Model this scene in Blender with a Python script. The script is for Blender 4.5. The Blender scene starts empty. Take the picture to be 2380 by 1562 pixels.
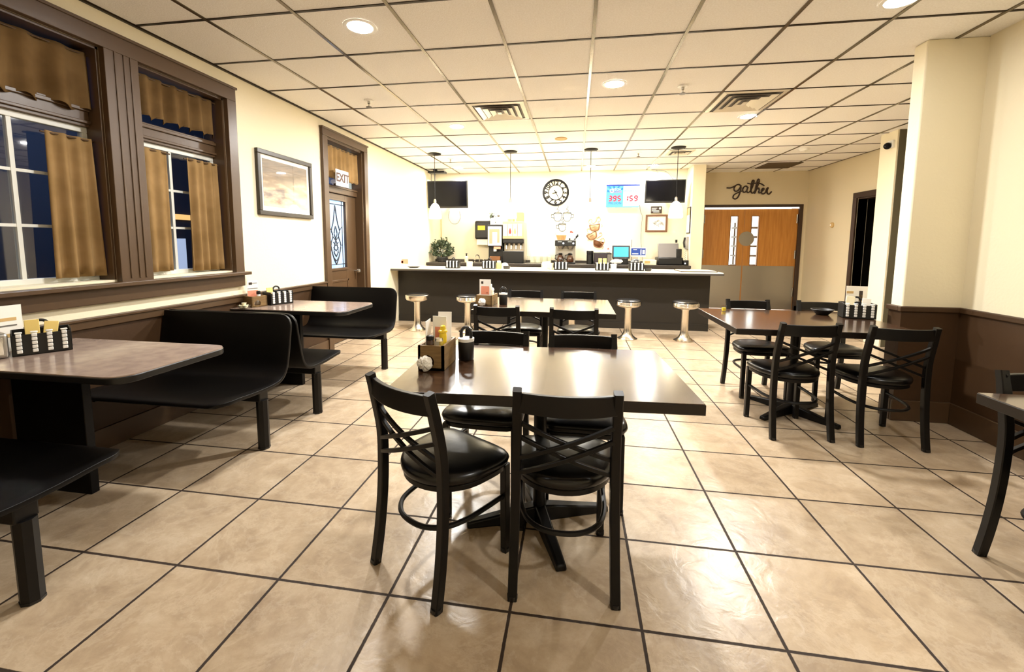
import bpy, bmesh, math, random
from math import sin, cos, pi, radians as R
from mathutils import Vector, Matrix
random.seed(7)
S = bpy.context.scene
C = S.collection

# ------------------------------------------------------------------ helpers
def lin(r, g, b):
    f = lambda c: (c/255/12.92) if c/255 <= .04045 else ((c/255+.055)/1.055)**2.4
    return (f(r), f(g), f(b), 1.0)

class MB:
    def __init__(s):
        s.v = []; s.f = []; s.m = []
    def add(s, v, f, m=0):
        b = len(s.v); s.v += [Vector(p) for p in v]
        s.f += [tuple(b+i for i in q) for q in f]; s.m += [m]*len(f)
        return s
    def mark(s): return len(s.v)
    def xf(s, start, M):
        for i in range(start, len(s.v)): s.v[i] = M @ s.v[i]
        return s
    def box(s, x0, x1, y0, y1, z0, z1, m=0):
        v = [(x, y, z) for z in (z0, z1) for y in (y0, y1) for x in (x0, x1)]
        return s.add(v, [(0,2,3,1),(4,5,7,6),(0,1,5,4),(2,6,7,3),(0,4,6,2),(1,3,7,5)], m)
    def lathe(s, prof, c=(0,0,0), n=24, m=0, cap=True):
        v = []; f = []; k = len(prof)
        for (r, z) in prof:
            for i in range(n):
                a = 2*pi*i/n; v.append((c[0]+r*cos(a), c[1]+r*sin(a), c[2]+z))
        for j in range(k-1):
            for i in range(n):
                f.append((j*n+i, j*n+(i+1)%n, (j+1)*n+(i+1)%n, (j+1)*n+i))
        if cap:
            f.append(tuple(range(n))[::-1]); f.append(tuple((k-1)*n+i for i in range(n)))
        return s.add(v, f, m)
    def cyl(s, p0, p1, r0, r1=None, n=12, m=0):
        return s.sweep([p0, p1], [(cos(2*pi*i/n), sin(2*pi*i/n)) for i in range(n)], [r0, r0 if r1 is None else r1], m)
    def sweep(s, path, prof, rad=1.0, m=0, up=None, cap=True, closed=False):
        P = [Vector(p) for p in path]; k = len(P); n = len(prof)
        rad = rad if isinstance(rad, (list, tuple)) else [rad]*k
        T = []
        for i in range(k):
            a = P[(i-1) % k] if (closed or i > 0) else P[i]
            b = P[(i+1) % k] if (closed or i < k-1) else P[i]
            T.append((b-a).normalized())
        if up is None:
            up = Vector((0,0,1)) if abs(T[0].z) < .9 else Vector((0,1,0))
        u = Vector(up); v = []; f = []
        for i in range(k):
            x = T[i].cross(u)
            if x.length < 1e-4: x = T[i].orthogonal()
            x.normalize(); y = x.cross(T[i]).normalized()
            if up is None: u = y
            for (a, b) in prof: v.append(P[i]+x*a*rad[i]+y*b*rad[i])
        for j in range(k if closed else k-1):
            j2 = (j+1) % k
            for i in range(n):
                f.append((j*n+i, j*n+(i+1)%n, j2*n+(i+1)%n, j2*n+i))
        if cap and not closed:
            f.append(tuple(range(n))[::-1]); f.append(tuple((k-1)*n+i for i in range(n)))
        return s.add(v, f, m)
    def tube(s, path, r, n=8, m=0, closed=False):
        return s.sweep(path, [(cos(2*pi*i/n), sin(2*pi*i/n)) for i in range(n)], r, m, closed=closed)
    def prism(s, poly, z0, z1, m=0):
        n = len(poly)
        v = [(x, y, z0) for x, y in poly]+[(x, y, z1) for x, y in poly]
        f = [tuple(range(n))[::-1], tuple(range(n, 2*n))]+[(i, (i+1)%n, n+(i+1)%n, n+i) for i in range(n)]
        return s.add(v, f, m)
    def ball(s, c, r, sc=(1,1,1), n=14, k=8, m=0):
        v = [(c[0], c[1], c[2]-r*sc[2])]; f = []
        for j in range(1, k):
            t = -pi/2+pi*j/k
            for i in range(n):
                a = 2*pi*i/n; v.append((c[0]+r*sc[0]*cos(t)*cos(a), c[1]+r*sc[1]*cos(t)*sin(a), c[2]+r*sc[2]*sin(t)))
        v.append((c[0], c[1], c[2]+r*sc[2]))
        for i in range(n): f.append((0, 1+(i+1)%n, 1+i))
        for j in range(k-2):
            for i in range(n):
                a = 1+j*n; f.append((a+i, a+(i+1)%n, a+n+(i+1)%n, a+n+i))
        a = 1+(k-2)*n
        for i in range(n): f.append((a+i, a+(i+1)%n, len(v)-1))
        return s.add(v, f, m)
    def ring(s, c, r, w, axis='y', n=40, m=0, flat=None):
        # torus-like ring, square-ish section; flat=(radial half width, axial half depth)
        pr = [(cos(2*pi*i/8)*w, sin(2*pi*i/8)*w) for i in range(8)] if flat is None else [(-flat[1],-flat[0]),(flat[1],-flat[0]),(flat[1],flat[0]),(-flat[1],flat[0])]
        v = []; f = []; k = len(pr)
        for i in range(n):
            a = 2*pi*i/n
            for (d, q) in pr:
                rr = r+q
                p = {'y': (c[0]+rr*cos(a), c[1]+d, c[2]+rr*sin(a)), 'z': (c[0]+rr*cos(a), c[1]+rr*sin(a), c[2]+d), 'x': (c[0]+d, c[1]+rr*cos(a), c[2]+rr*sin(a))}[axis]
                v.append(p)
        for i in range(n):
            for j in range(k):
                i2 = (i+1) % n
                f.append((i*k+j, i*k+(j+1)%k, i2*k+(j+1)%k, i2*k+j))
        return s.add(v, f, m)
    def build(s, name, mats, parent=None, bevel=0, seg=2, subsurf=0, label=None, smooth=True, ang=38, solid=0):
        me = bpy.data.meshes.new(name)
        me.from_pydata([tuple(p) for p in s.v], [], s.f)
        mats = mats if isinstance(mats, (list, tuple)) else [mats]
        for m in mats: me.materials.append(m)
        for p, mi in zip(me.polygons, s.m): p.material_index = mi
        bm = bmesh.new(); bm.from_mesh(me)
        bmesh.ops.recalc_face_normals(bm, faces=bm.faces)
        bm.to_mesh(me); bm.free()
        if smooth:
            me.polygons.foreach_set('use_smooth', [True]*len(me.polygons))
            me.set_sharp_from_angle(angle=R(ang))
        me.update()
        o = bpy.data.objects.new(name, me); C.objects.link(o)
        if parent is not None: o.parent = parent
        if solid:
            q = o.modifiers.new('solid', 'SOLIDIFY'); q.thickness = solid; q.offset = 0
        if bevel:
            q = o.modifiers.new('edge', 'BEVEL'); q.width = bevel; q.segments = seg; q.limit_method = 'ANGLE'; q.angle_limit = R(50)
        if subsurf:
            q = o.modifiers.new('sub', 'SUBSURF'); q.levels = subsurf; q.render_levels = subsurf
        if label: o['label'] = label
        return o

def text_into(mb, string, size, M, depth=.004, m=0, align='CENTER', spacing=1.0, shear=0, bold=0):
    cu = bpy.data.curves.new('lettering', 'FONT'); cu.body = string; cu.size = size
    cu.extrude = depth/2; cu.align_x = align; cu.align_y = 'CENTER'; cu.space_character = spacing; cu.shear = shear; cu.offset = bold
    o = bpy.data.objects.new('lettering', cu); C.objects.link(o)
    dg = bpy.context.evaluated_depsgraph_get(); dg.update()
    me = bpy.data.meshes.new_from_object(o.evaluated_get(dg))
    st = mb.mark()
    mb.add([v.co.copy() for v in me.vertices], [tuple(p.vertices) for p in me.polygons], m)
    mb.xf(st, M)
    bpy.data.objects.remove(o); bpy.data.curves.remove(cu); bpy.data.meshes.remove(me)

FACE_Y = Matrix.Rotation(R(90), 4, 'X')                                   # drawn upright, facing -y
FACE_X = Matrix.Rotation(R(90), 4, 'Z') @ Matrix.Rotation(R(90), 4, 'X')  # drawn upright, facing +x
def T(x, y, z): return Matrix.Translation((x, y, z))
def RZ(d): return Matrix.Rotation(R(d), 4, 'Z')

def tag(o, label, cat, group=None):
    o['label'] = label; o['category'] = cat
    if group: o['group'] = group
    return o
def thing(name, label, cat, loc=(0,0,0), rz=0, group=None):
    o = bpy.data.objects.new(name, None); C.objects.link(o); o.empty_display_size = .1
    o.location = loc; o.rotation_euler = (0, 0, R(rz))
    return tag(o, label, cat, group)
def struct(o, label=None):
    o['kind'] = 'structure'
    if label: o['label'] = label
    return o
def sroot(name, loc=(0,0,0)):
    o = bpy.data.objects.new(name, None); C.objects.link(o); o.location = loc; o['kind'] = 'structure'
    return o
def dup(src, loc, rz=0, label=None, group=None):
    r = src.copy(); C.objects.link(r); r.location = loc; r.rotation_euler = (0, 0, R(rz))
    if label: r['label'] = label
    if group: r['group'] = group
    for ch in list(src.children):
        c = ch.copy(); C.objects.link(c); c.parent = r
        for g in list(ch.children):
            d = g.copy(); C.objects.link(d); d.parent = c
    return r
def smooth_path(pts, n=6, closed=False):
    P = [Vector(p) for p in pts]; k = len(P); out = []
    for i in range(k if closed else k-1):
        g = (lambda j: P[j % k]) if closed else (lambda j: P[max(0, min(k-1, j))])
        a, b, c, d = g(i-1), g(i), g(i+1), g(i+2)
        for j in range(n):
            t = j/n
            out.append(.5*((2*b)+(c-a)*t+(2*a-5*b+4*c-d)*t*t+(3*b-a-3*c+d)*t**3))
    if not closed: out.append(P[-1])
    return out
SQ = [(-1,-.8),(-.8,-1),(.8,-1),(1,-.8),(1,.8),(.8,1),(-.8,1),(-1,.8)]

# ------------------------------------------------------------------ materials
def mat(name, col, rough=.5, metal=0, spec=.5, coat=0, emit=None, es=0, bump=None, var=None, trans=0, alpha=1, crough=.05):
    m = bpy.data.materials.new(name); m.use_nodes = True
    nt = m.node_tree; b = nt.nodes['Principled BSDF']; L = nt.links
    b.inputs['Base Color'].default_value = col
    b.inputs['Roughness'].default_value = rough; b.inputs['Metallic'].default_value = metal
    b.inputs['Specular IOR Level'].default_value = spec
    b.inputs['Coat Weight'].default_value = coat; b.inputs['Coat Roughness'].default_value = crough
    b.inputs['Transmission Weight'].default_value = trans; b.inputs['Alpha'].default_value = alpha
    if emit:
        b.inputs['Emission Color'].default_value = emit; b.inputs['Emission Strength'].default_value = es
    tc = None
    if bump or var:
        tc = nt.nodes.new('ShaderNodeTexCoord')
    if bump:   # (scale, strength, detail)
        n = nt.nodes.new('ShaderNodeTexNoise'); n.inputs['Scale'].default_value = bump[0]; n.inputs['Detail'].default_value = bump[2] if len(bump) > 2 else 4
        L.new(tc.outputs['Object'], n.inputs['Vector'])
        bp = nt.nodes.new('ShaderNodeBump'); bp.inputs['Strength'].default_value = bump[1]; bp.inputs['Distance'].default_value = .01
        L.new(n.outputs['Fac'], bp.inputs['Height']); L.new(bp.outputs['Normal'], b.inputs['Normal'])
    if var:    # (colour 2, scale, stretch xyz)
        mp = nt.nodes.new('ShaderNodeMapping'); mp.inputs['Scale'].default_value = var[2] if len(var) > 2 else (1,1,1)
        L.new(tc.outputs['Object'], mp.inputs['Vector'])
        n = nt.nodes.new('ShaderNodeTexNoise'); n.inputs['Scale'].default_value = var[1]; n.inputs['Detail'].default_value = 6
        L.new(mp.outputs['Vector'], n.inputs['Vector'])
        cr = nt.nodes.new('ShaderNodeValToRGB'); cr.color_ramp.elements[0].position = .35; cr.color_ramp.elements[1].position = .65
        cr.color_ramp.elements[0].color = col; cr.color_ramp.elements[1].color = var[0]
        L.new(n.outputs['Fac'], cr.inputs['Fac']); L.new(cr.outputs['Color'], b.inputs['Base Color'])
    return m

def floor_mat():
    m = mat('slate_look_tile', lin(190,160,122), .42, spec=.45)
    nt = m.node_tree; L = nt.links; b = nt.nodes['Principled BSDF']; N = nt.nodes.new
    tc = N('ShaderNodeTexCoord'); sp = N('ShaderNodeSeparateXYZ'); L.new(tc.outputs['Object'], sp.inputs[0])
    def math_(op, a, v=None, c=None):
        q = N('ShaderNodeMath'); q.operation = op
        for i, x in enumerate((a, v, c)):
            if x is None: continue
            if isinstance(x, (int, float)): q.inputs[i].default_value = x
            else: L.new(x, q.inputs[i])
        return q.outputs[0]
    t = .48734
    ids = []; ds = []
    for k, o in (('X', -1.6809), ('Y', 1.4818)):
        u = math_('DIVIDE', math_('SUBTRACT', sp.outputs[k], o-20*t), t)
        ids.append(math_('FLOOR', u)); fr = math_('FRACT', u)
        ds.append(math_('SUBTRACT', .5, math_('ABSOLUTE', math_('SUBTRACT', fr, .5))))
    d = math_('MINIMUM', ds[0], ds[1])
    nz = N('ShaderNodeTexNoise'); nz.inputs['Scale'].default_value = 60; L.new(tc.outputs['Object'], nz.inputs['Vector'])
    d2 = math_('ADD', d, math_('MULTIPLY', math_('SUBTRACT', nz.outputs['Fac'], .5), .006))
    mr = N('ShaderNodeMapRange'); mr.inputs['From Min'].default_value = .010; mr.inputs['From Max'].default_value = .0145
    L.new(d2, mr.inputs['Value']); tile = mr.outputs['Result']
    cmb = N('ShaderNodeCombineXYZ'); L.new(ids[0], cmb.inputs[0]); L.new(ids[1], cmb.inputs[1])
    wn = N('ShaderNodeTexWhiteNoise'); wn.noise_dimensions = '2D'; L.new(cmb.outputs[0], wn.inputs['Vector'])
    off = N('ShaderNodeVectorMath'); off.operation = 'MULTIPLY_ADD'; off.inputs[1].default_value = (9,9,9)
    L.new(wn.outputs['Color'], off.inputs[0]); L.new(tc.outputs['Object'], off.inputs[2])
    n1 = N('ShaderNodeTexNoise'); n1.inputs['Scale'].default_value = 6; n1.inputs['Detail'].default_value = 11; n1.inputs['Roughness'].default_value = .7; n1.inputs['Distortion'].default_value = .35
    L.new(off.outputs[0], n1.inputs['Vector'])
    cr = N('ShaderNodeValToRGB'); e = cr.color_ramp.elements
    e[0].position = .25; e[0].color = lin(150,129,106); e[1].position = .78; e[1].color = lin(200,182,157)
    q = e.new(.5); q.color = lin(178,157,130)
    L.new(n1.outputs['Fac'], cr.inputs['Fac'])
    nv = N('ShaderNodeTexNoise'); nv.inputs['Scale'].default_value = 2.6; nv.inputs['Detail'].default_value = 12; nv.inputs['Roughness'].default_value = .72; nv.inputs['Distortion'].default_value = .4
    L.new(off.outputs[0], nv.inputs['Vector'])
    rdg = math_('ABSOLUTE', math_('SUBTRACT', nv.outputs['Fac'], .5))
    vf = N('ShaderNodeMapRange'); vf.inputs['From Min'].default_value = 0; vf.inputs['From Max'].default_value = .03; vf.inputs['To Min'].default_value = .16; vf.inputs['To Max'].default_value = 0
    L.new(rdg, vf.inputs['Value'])
    vm = N('ShaderNodeMix'); vm.data_type = 'RGBA'; L.new(vf.outputs['Result'], vm.inputs['Factor']); L.new(cr.outputs['Color'], vm.inputs['A']); vm.inputs['B'].default_value = lin(226,212,190)
    hs = N('ShaderNodeHueSaturation'); L.new(vm.outputs['Result'], hs.inputs['Color'])
    L.new(math_('ADD', .9, math_('MULTIPLY', wn.outputs['Value'], .2)), hs.inputs['Value'])
    mx = N('ShaderNodeMix'); mx.data_type = 'RGBA'; L.new(tile, mx.inputs['Factor'])
    mx.inputs['A'].default_value = lin(44,29,16); L.new(hs.outputs['Color'], mx.inputs['B'])
    L.new(mx.outputs['Result'], b.inputs['Base Color'])
    n2 = N('ShaderNodeTexNoise'); n2.inputs['Scale'].default_value = 9; n2.inputs['Detail'].default_value = 10; n2.inputs['Distortion'].default_value = .8
    L.new(off.outputs[0], n2.inputs['Vector'])
    rg = N('ShaderNodeValToRGB'); rg.color_ramp.elements[0].position = .4; rg.color_ramp.elements[1].position = .6
    L.new(n2.outputs['Fac'], rg.inputs['Fac'])
    h = math_('ADD', math_('MULTIPLY', tile, .8), math_('MULTIPLY', rg.outputs['Color'], .22))
    bp = N('ShaderNodeBump'); bp.inputs['Strength'].default_value = .5; bp.inputs['Distance'].default_value = .006
    L.new(h, bp.inputs['Height']); L.new(bp.outputs['Normal'], b.inputs['Normal'])
    rr = N('ShaderNodeMapRange'); rr.inputs['To Min'].default_value = .75; rr.inputs['To Max'].default_value = .3
    L.new(tile, rr.inputs['Value']); L.new(rr.outputs['Result'], b.inputs['Roughness'])
    return m

def glass_mat(name, tint=(1,1,1,1), refl=.12, rough=.02):
    m = bpy.data.materials.new(name); m.use_nodes = True; nt = m.node_tree; nt.nodes.clear(); N = nt.nodes.new
    o = N('ShaderNodeOutputMaterial'); mx = N('ShaderNodeMixShader'); t = N('ShaderNodeBsdfTransparent'); g = N('ShaderNodeBsdfGlossy')
    t.inputs['Color'].default_value = tint; g.inputs['Roughness'].default_value = rough
    f = N('ShaderNodeFresnel'); f.inputs['IOR'].default_value = 1.5
    a = N('ShaderNodeMath'); a.operation = 'ADD'; a.inputs[1].default_value = refl-.04; nt.links.new(f.outputs[0], a.inputs[0])
    ge = N('ShaderNodeNewGeometry'); iv = N('ShaderNodeMath'); iv.operation = 'SUBTRACT'; iv.inputs[0].default_value = 1; nt.links.new(ge.outputs['Backfacing'], iv.inputs[1])
    mu = N('ShaderNodeMath'); mu.operation = 'MULTIPLY'; mu.use_clamp = True; nt.links.new(a.outputs[0], mu.inputs[0]); nt.links.new(iv.outputs[0], mu.inputs[1])
    nt.links.new(mu.outputs[0], mx.inputs[0]); nt.links.new(t.outputs[0], mx.inputs[1]); nt.links.new(g.outputs[0], mx.inputs[2]); nt.links.new(mx.outputs[0], o.inputs[0])
    return m

def cloth_mat(name, c1, c2, tr=.35):
    m = bpy.data.materials.new(name); m.use_nodes = True; nt = m.node_tree; nt.nodes.clear(); N = nt.nodes.new; L = nt.links.new
    o = N('ShaderNodeOutputMaterial'); mx = N('ShaderNodeMixShader'); mx.inputs[0].default_value = tr
    d = N('ShaderNodeBsdfDiffuse'); t = N('ShaderNodeBsdfTranslucent')
    tc = N('ShaderNodeTexCoord'); w = N('ShaderNodeTexNoise'); w.inputs['Scale'].default_value = 5; w.inputs['Detail'].default_value = 3; L(tc.outputs['Object'], w.inputs['Vector'])
    cr = N('ShaderNodeValToRGB'); cr.color_ramp.elements[0].color = c1; cr.color_ramp.elements[1].color = c2
    cr.color_ramp.elements[0].position = .35; cr.color_ramp.elements[1].position = .65
    L(w.outputs['Fac'], cr.inputs['Fac']); L(cr.outputs['Color'], d.inputs['Color']); L(cr.outputs['Color'], t.inputs['Color'])
    L(d.outputs[0], mx.inputs[1]); L(t.outputs[0], mx.inputs[2]); L(mx.outputs[0], o.inputs[0])
    return m

M = {}
M['floor'] = floor_mat()
M['wall'] = mat('cream_wall_paint', lin(234,224,196), .75, spec=.25, bump=(45,.12,3))
M['kitchen_wall'] = mat('beige_wall_paint', lin(214,200,168), .75, spec=.25, bump=(45,.12,3))
M['ceil'] = mat('ceiling_board', lin(246,243,238), .9, spec=.1, bump=(160,.3,4), var=(lin(238,234,227), 90))
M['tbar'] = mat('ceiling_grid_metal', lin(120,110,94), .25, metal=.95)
M['tbar_shaded'] = mat('ceiling_grid_shadow_metal', lin(52,42,30), .4, metal=.9)  # darker copy for cross tees, their shadow gap put into the colour
M['trim'] = mat('brown_painted_trim', lin(80,59,38), .36, spec=.5, bump=(30,.05,3))
M['wains'] = mat('brown_wainscot_paint', lin(66,45,25), .5, spec=.35, bump=(40,.08,3))
M['dark_trim'] = mat('dark_brown_trim', lin(56,38,24), .45)
M['grey_face'] = mat('olive_grey_face', lin(88,82,62), .6, bump=(30,.1,3))  # even olive grey for the front face of the wall block
M['steel'] = mat('brushed_steel', lin(172,168,160), .34, metal=.95, bump=(80,.04,2))
M['chrome'] = mat('chrome', lin(225,222,215), .12, metal=1)
M['satin_chrome'] = mat('satin_chrome', lin(214,206,192), .25, metal=1, bump=(20,.03,2))
M['blk_metal'] = mat('black_powder_coat', lin(8,6,5), .4, spec=.3)
M['blk_vinyl'] = mat('black_vinyl', lin(8,7,7), .28, spec=.42, bump=(14,.12,3))
M['blk_plastic'] = mat('black_plastic', lin(13,12,11), .4)
M['blk_gloss'] = mat('black_gloss_screen', lin(7,7,12), .12, spec=.22)
M['bench'] = mat('black_moulded_laminate', lin(7,5,4), .42, spec=.2, bump=(9,.02,2))
M['wood_top'] = mat('dark_stained_wood', lin(48,31,20), .2, spec=.6, coat=.6, crough=.1, var=(lin(74,50,33), 7, (1,14,14)), bump=(26,.03,4))
M['wood_edge'] = mat('dark_wood_edge', lin(22,14,9), .32, spec=.45)
M['laminate'] = mat('grey_brown_laminate', lin(150,130,118), .2, spec=.55, coat=.25, crough=.1, var=(lin(168,148,134), 16))
M['counter'] = mat('pale_counter_laminate', lin(226,216,192), .25, spec=.5)
M['counter_panel'] = mat('dark_counter_panel', lin(38,33,26), .5, spec=.3, bump=(30,.06,3))
M['dark_counter'] = mat('charcoal_counter', lin(60,54,48), .35)
M['door_wood'] = mat('honey_veneer', lin(178,116,44), .42, spec=.5, var=(lin(196,134,58), 3, (9,9,.7)))
M['oak'] = mat('light_oak', lin(190,150,96), .5, var=(lin(166,126,76), 8, (8,1,1)))
M['box_wood'] = mat('brown_box_wood', lin(136,108,64), .5, var=(lin(112,86,50), 10, (1,1,8)))
M['picture_frame'] = mat('black_frame_wood', lin(44,36,26), .4)
M['brown_frame'] = mat('brown_frame_wood', lin(120,78,44), .4)
M['white'] = mat('white_card', lin(244,240,230), .6)
M['white_gloss'] = mat('white_plastic', lin(240,238,232), .3)
M['cream'] = mat('cream_ceramic', lin(240,230,196), .3)
M['white_enamel'] = mat('white_muntin_paint', lin(214,214,206), .4)
M['yellow'] = mat('mustard_yellow', lin(240,206,40), .35)
M['red'] = mat('red_ink', lin(206,60,44), .5)
M['pink'] = mat('salmon_print', lin(232,150,120), .6)
M['tan'] = mat('tan_print', lin(206,170,110), .6)
M['grey_ink'] = mat('grey_ink', lin(110,104,96), .6)
M['dark_ink'] = mat('dark_ink', lin(50,38,30), .6)
M['green'] = mat('sage_leaf', lin(44,56,34), .6, var=(lin(82,94,62), 20))
M['pot'] = mat('charcoal_pot', lin(52,50,46), .5)
M['sauce'] = mat('brown_sauce', lin(64,34,16), .15, spec=.6)
M['clear'] = glass_mat('clear_glass', (.97,.98,.98,1), .08)
M['pane'] = glass_mat('window_glass', (.9,.93,.96,1), .08)
M['picture_glass'] = glass_mat('picture_glass', (1,1,1,1), .1)
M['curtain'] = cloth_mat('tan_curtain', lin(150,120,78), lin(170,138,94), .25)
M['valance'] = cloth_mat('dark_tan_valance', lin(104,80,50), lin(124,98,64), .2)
M['frost'] = cloth_mat('frosted_leaded_glass', lin(222,234,246), lin(196,214,236), .75)
M['lead'] = mat('lead_came', lin(60,60,62), .4, metal=.7)
M['pull'] = mat('silver_metal', lin(190,186,176), .25, metal=.9)
WARM = (1.0, .985, .955, 1)
M['lamp'] = mat('lit_lamp_lens', lin(255,246,226), .4, emit=WARM, es=185)
M['lamp_dim'] = mat('dim_lamp_lens', lin(255,246,226), .4, emit=WARM, es=150)
M['lamp_soft'] = mat('soft_lamp_lens', lin(255,246,226), .4, emit=WARM, es=28)
M['lamp_strong'] = mat('bright_lamp_lens', lin(255,246,226), .4, emit=WARM, es=380)
M['lamp_faint'] = mat('faint_lamp_lens', lin(255,246,226), .4, emit=WARM, es=16)
M['lamp_back'] = mat('lit_counter_lamp_lens', lin(255,246,226), .4, emit=(1,.975,.93,1), es=160)
M['shade'] = mat('glowing_frosted_shade', lin(255,244,220), .4, emit=(1,.87,.64,1), es=9)
M['kitchen_glow'] = mat('glowing_kitchen_view', lin(230,236,230), .4, emit=(1,1,.95,1), es=.9)
M['screen_cyan'] = mat('cyan_screen', lin(16,18,22), .2, emit=lin(70,190,232), es=.42)
M['sign_blue'] = mat('lit_blue_sign', lin(16,18,22), .3, emit=lin(30,140,216), es=.36)
M['sign_pale_blue'] = mat('lit_pale_blue_sign', lin(16,18,22), .3, emit=lin(110,205,245), es=.36)
M['sign_white'] = mat('lit_white_sign', lin(16,18,22), .3, emit=lin(245,246,252), es=.4)
M['led_red'] = mat('red_led_digit', lin(16,18,22), .3, emit=lin(240,36,52), es=.42)
M['navy'] = mat('navy_lettering', lin(10,40,120), .4)
M['card_blue'] = mat('blue_display', lin(16,18,22), .3, emit=lin(30,84,180), es=.25)
M['night'] = mat('night_building', lin(30,34,48), .8)
M['orange_lit'] = mat('lit_orange_strip', lin(255,190,110), .5, emit=lin(255,190,110), es=.3)
M['pale_glow'] = mat('glowing_pale_panel', lin(220,225,240), .5, emit=lin(220,228,245), es=.14)
M['asphalt'] = mat('dark_asphalt', lin(40,44,52), .8)
M['unlit_dark'] = mat('unlit_darkness', lin(30,26,22), .9)  # near-black, the unlit depth is put into the colour
M['speaker'] = mat('tan_speaker_grille', lin(196,160,110), .7)
M['vent_dark'] = mat('brown_return_grille', lin(96,78,54), .6)
M['wire'] = mat('blue_grey_wire', lin(50,58,66), .5)
M['print'] = None

def print_mat():
    m = mat('faded_landscape_print', lin(150,130,108), .5)
    nt = m.node_tree; L = nt.links.new; N = nt.nodes.new; b = nt.nodes['Principled BSDF']
    tc = N('ShaderNodeTexCoord'); mp = N('ShaderNodeMapping'); mp.inputs['Scale'].default_value = (1,2.5,9); L(tc.outputs['Object'], mp.inputs['Vector'])
    n = N('ShaderNodeTexNoise'); n.inputs['Scale'].default_value = 2.2; n.inputs['Detail'].default_value = 8; L(mp.outputs[0], n.inputs['Vector'])
    sp = N('ShaderNodeSeparateXYZ'); L(tc.outputs['Object'], sp.inputs[0])
    ad = N('ShaderNodeMath'); ad.operation = 'MULTIPLY_ADD'; L(sp.outputs['Z'], ad.inputs[0]); ad.inputs[1].default_value = -1.3; L(n.outputs['Fac'], ad.inputs[2])
    cr = N('ShaderNodeValToRGB'); e = cr.color_ramp.elements
    e[0].position = .1; e[0].color = lin(96,84,74); e[1].position = .85; e[1].color = lin(236,214,176)
    q = e.new(.5); q.color = lin(150,128,104)
    L(ad.outputs[0], cr.inputs['Fac']); L(cr.outputs['Color'], b.inputs['Base Color'])
    return m
M['print'] = print_mat()

# ------------------------------------------------------------------ dimensions
H = 2.923          # ceiling
XL = -3.124        # wall with the windows
YB = 9.3           # wall behind the counter
YK = 9.85          # wall with the kitchen doors
YF = -1.7          # wall behind the camera
XC = 2.955         # near wall on the other side
XE = 7.0

# ------------------------------------------------------------------ room shell
b = MB(); b.box(XL-.25, XE, YF-.2, YK+.2, -.12, 0)
struct(b.build('floor', M['floor'], smooth=False))
b = MB(); b.box(XL-.25, XE, YF-.2, YK+.2, H, H+.1)
struct(b.build('ceiling', M['ceil'], smooth=False))
# ceiling grid: long runners and cross tees
b = MB(); uc = .6607; ox = -3.20446; oy = 2.73768
for i in range(0, 16):
    x = ox+i*uc
    if XL+.02 < x < XE: b.box(x-.012, x+.012, YF, YK, H-.007, H+.001, 0)
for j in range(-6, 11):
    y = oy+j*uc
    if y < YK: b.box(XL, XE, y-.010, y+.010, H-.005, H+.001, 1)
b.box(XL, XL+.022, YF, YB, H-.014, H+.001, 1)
struct(b.build('trim_1', [M['tbar'], M['tbar_shaded']], smooth=False), 'metal ceiling grid')

# wall with windows and exit door: openings (y0,y1,z0,z1)
OPEN = [(.95, 2.48, 1.135, 2.665), (2.705, 3.49, 1.135, 2.665), (5.06, 6.0, 0.0, 2.72)]
b = MB(); x0, x1 = XL-.22, XL
ys = [YF]+[v for o in OPEN for v in o[:2]]+[YK]
for i in range(0, len(ys), 2): b.box(x0, x1, ys[i], ys[i+1], 0, H)
for (a, c, z0, z1) in OPEN:
    b.box(x0, x1, a, c, z1, H)
    if z0 > 0: b.box(x0, x1, a, c, 0, z0)
struct(b.build('wall_left', M['wall'], smooth=False))
b = MB(); b.box(XL, 2.22, YB, YB+.15, 0, H); struct(b.build('wall_back', M['wall'], smooth=False))
b = MB(); b.box(2.22, 2.46, 8.86, YK, 0, H); struct(b.build('wall_partition', M['wall'], bevel=.008, smooth=False))
b = MB()   # kitchen wall with a door opening
b.box(2.46, 2.72, YK, YK+.15, 0, H); b.box(4.62, XE, YK, YK+.15, 0, H); b.box(2.72, 4.62, YK, YK+.15, 2.19, H)
struct(b.build('wall_kitchen', M['kitchen_wall'], smooth=False))
b = MB()   # far side wall with a doorway into an unlit room
b.box(4.75, 4.9, 6.85, 7.55, 0, H); b.box(4.75, 4.9, 8.22, YK, 0, H); b.box(4.75, 4.9, 7.55, 8.22, 2.2, H)
struct(b.build('wall_far', M['kitchen_wall'], smooth=False))
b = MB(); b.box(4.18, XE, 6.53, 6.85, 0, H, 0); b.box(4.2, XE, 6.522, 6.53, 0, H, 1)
struct(b.build('wall_block', [M['wall'], M['grey_face']], smooth=False))
b = MB(); b.box(2.555, XE, 3.77, 3.9, 0, H); struct(b.build('wall_stub', M['wall'], bevel=.012, seg=3, smooth=False))
b = MB(); b.box(XC, XC+.15, YF, 3.77, 0, H); struct(b.build('wall_right', M['wall'], smooth=False))
b = MB(); b.box(XL-.22, XE, YF-.15, YF, 0, H); struct(b.build('wall_front', M['wall'], smooth=False))
b = MB(); b.box(XE-.1, XE, 3.9, YK, 0, H); struct(b.build('wall_end', M['wall'], smooth=False))
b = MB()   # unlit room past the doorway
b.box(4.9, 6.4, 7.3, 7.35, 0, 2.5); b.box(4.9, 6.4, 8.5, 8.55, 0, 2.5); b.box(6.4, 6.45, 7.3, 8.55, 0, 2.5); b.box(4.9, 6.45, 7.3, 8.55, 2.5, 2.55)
struct(b.build('wall_storeroom', M['unlit_dark'], smooth=False))

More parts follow.
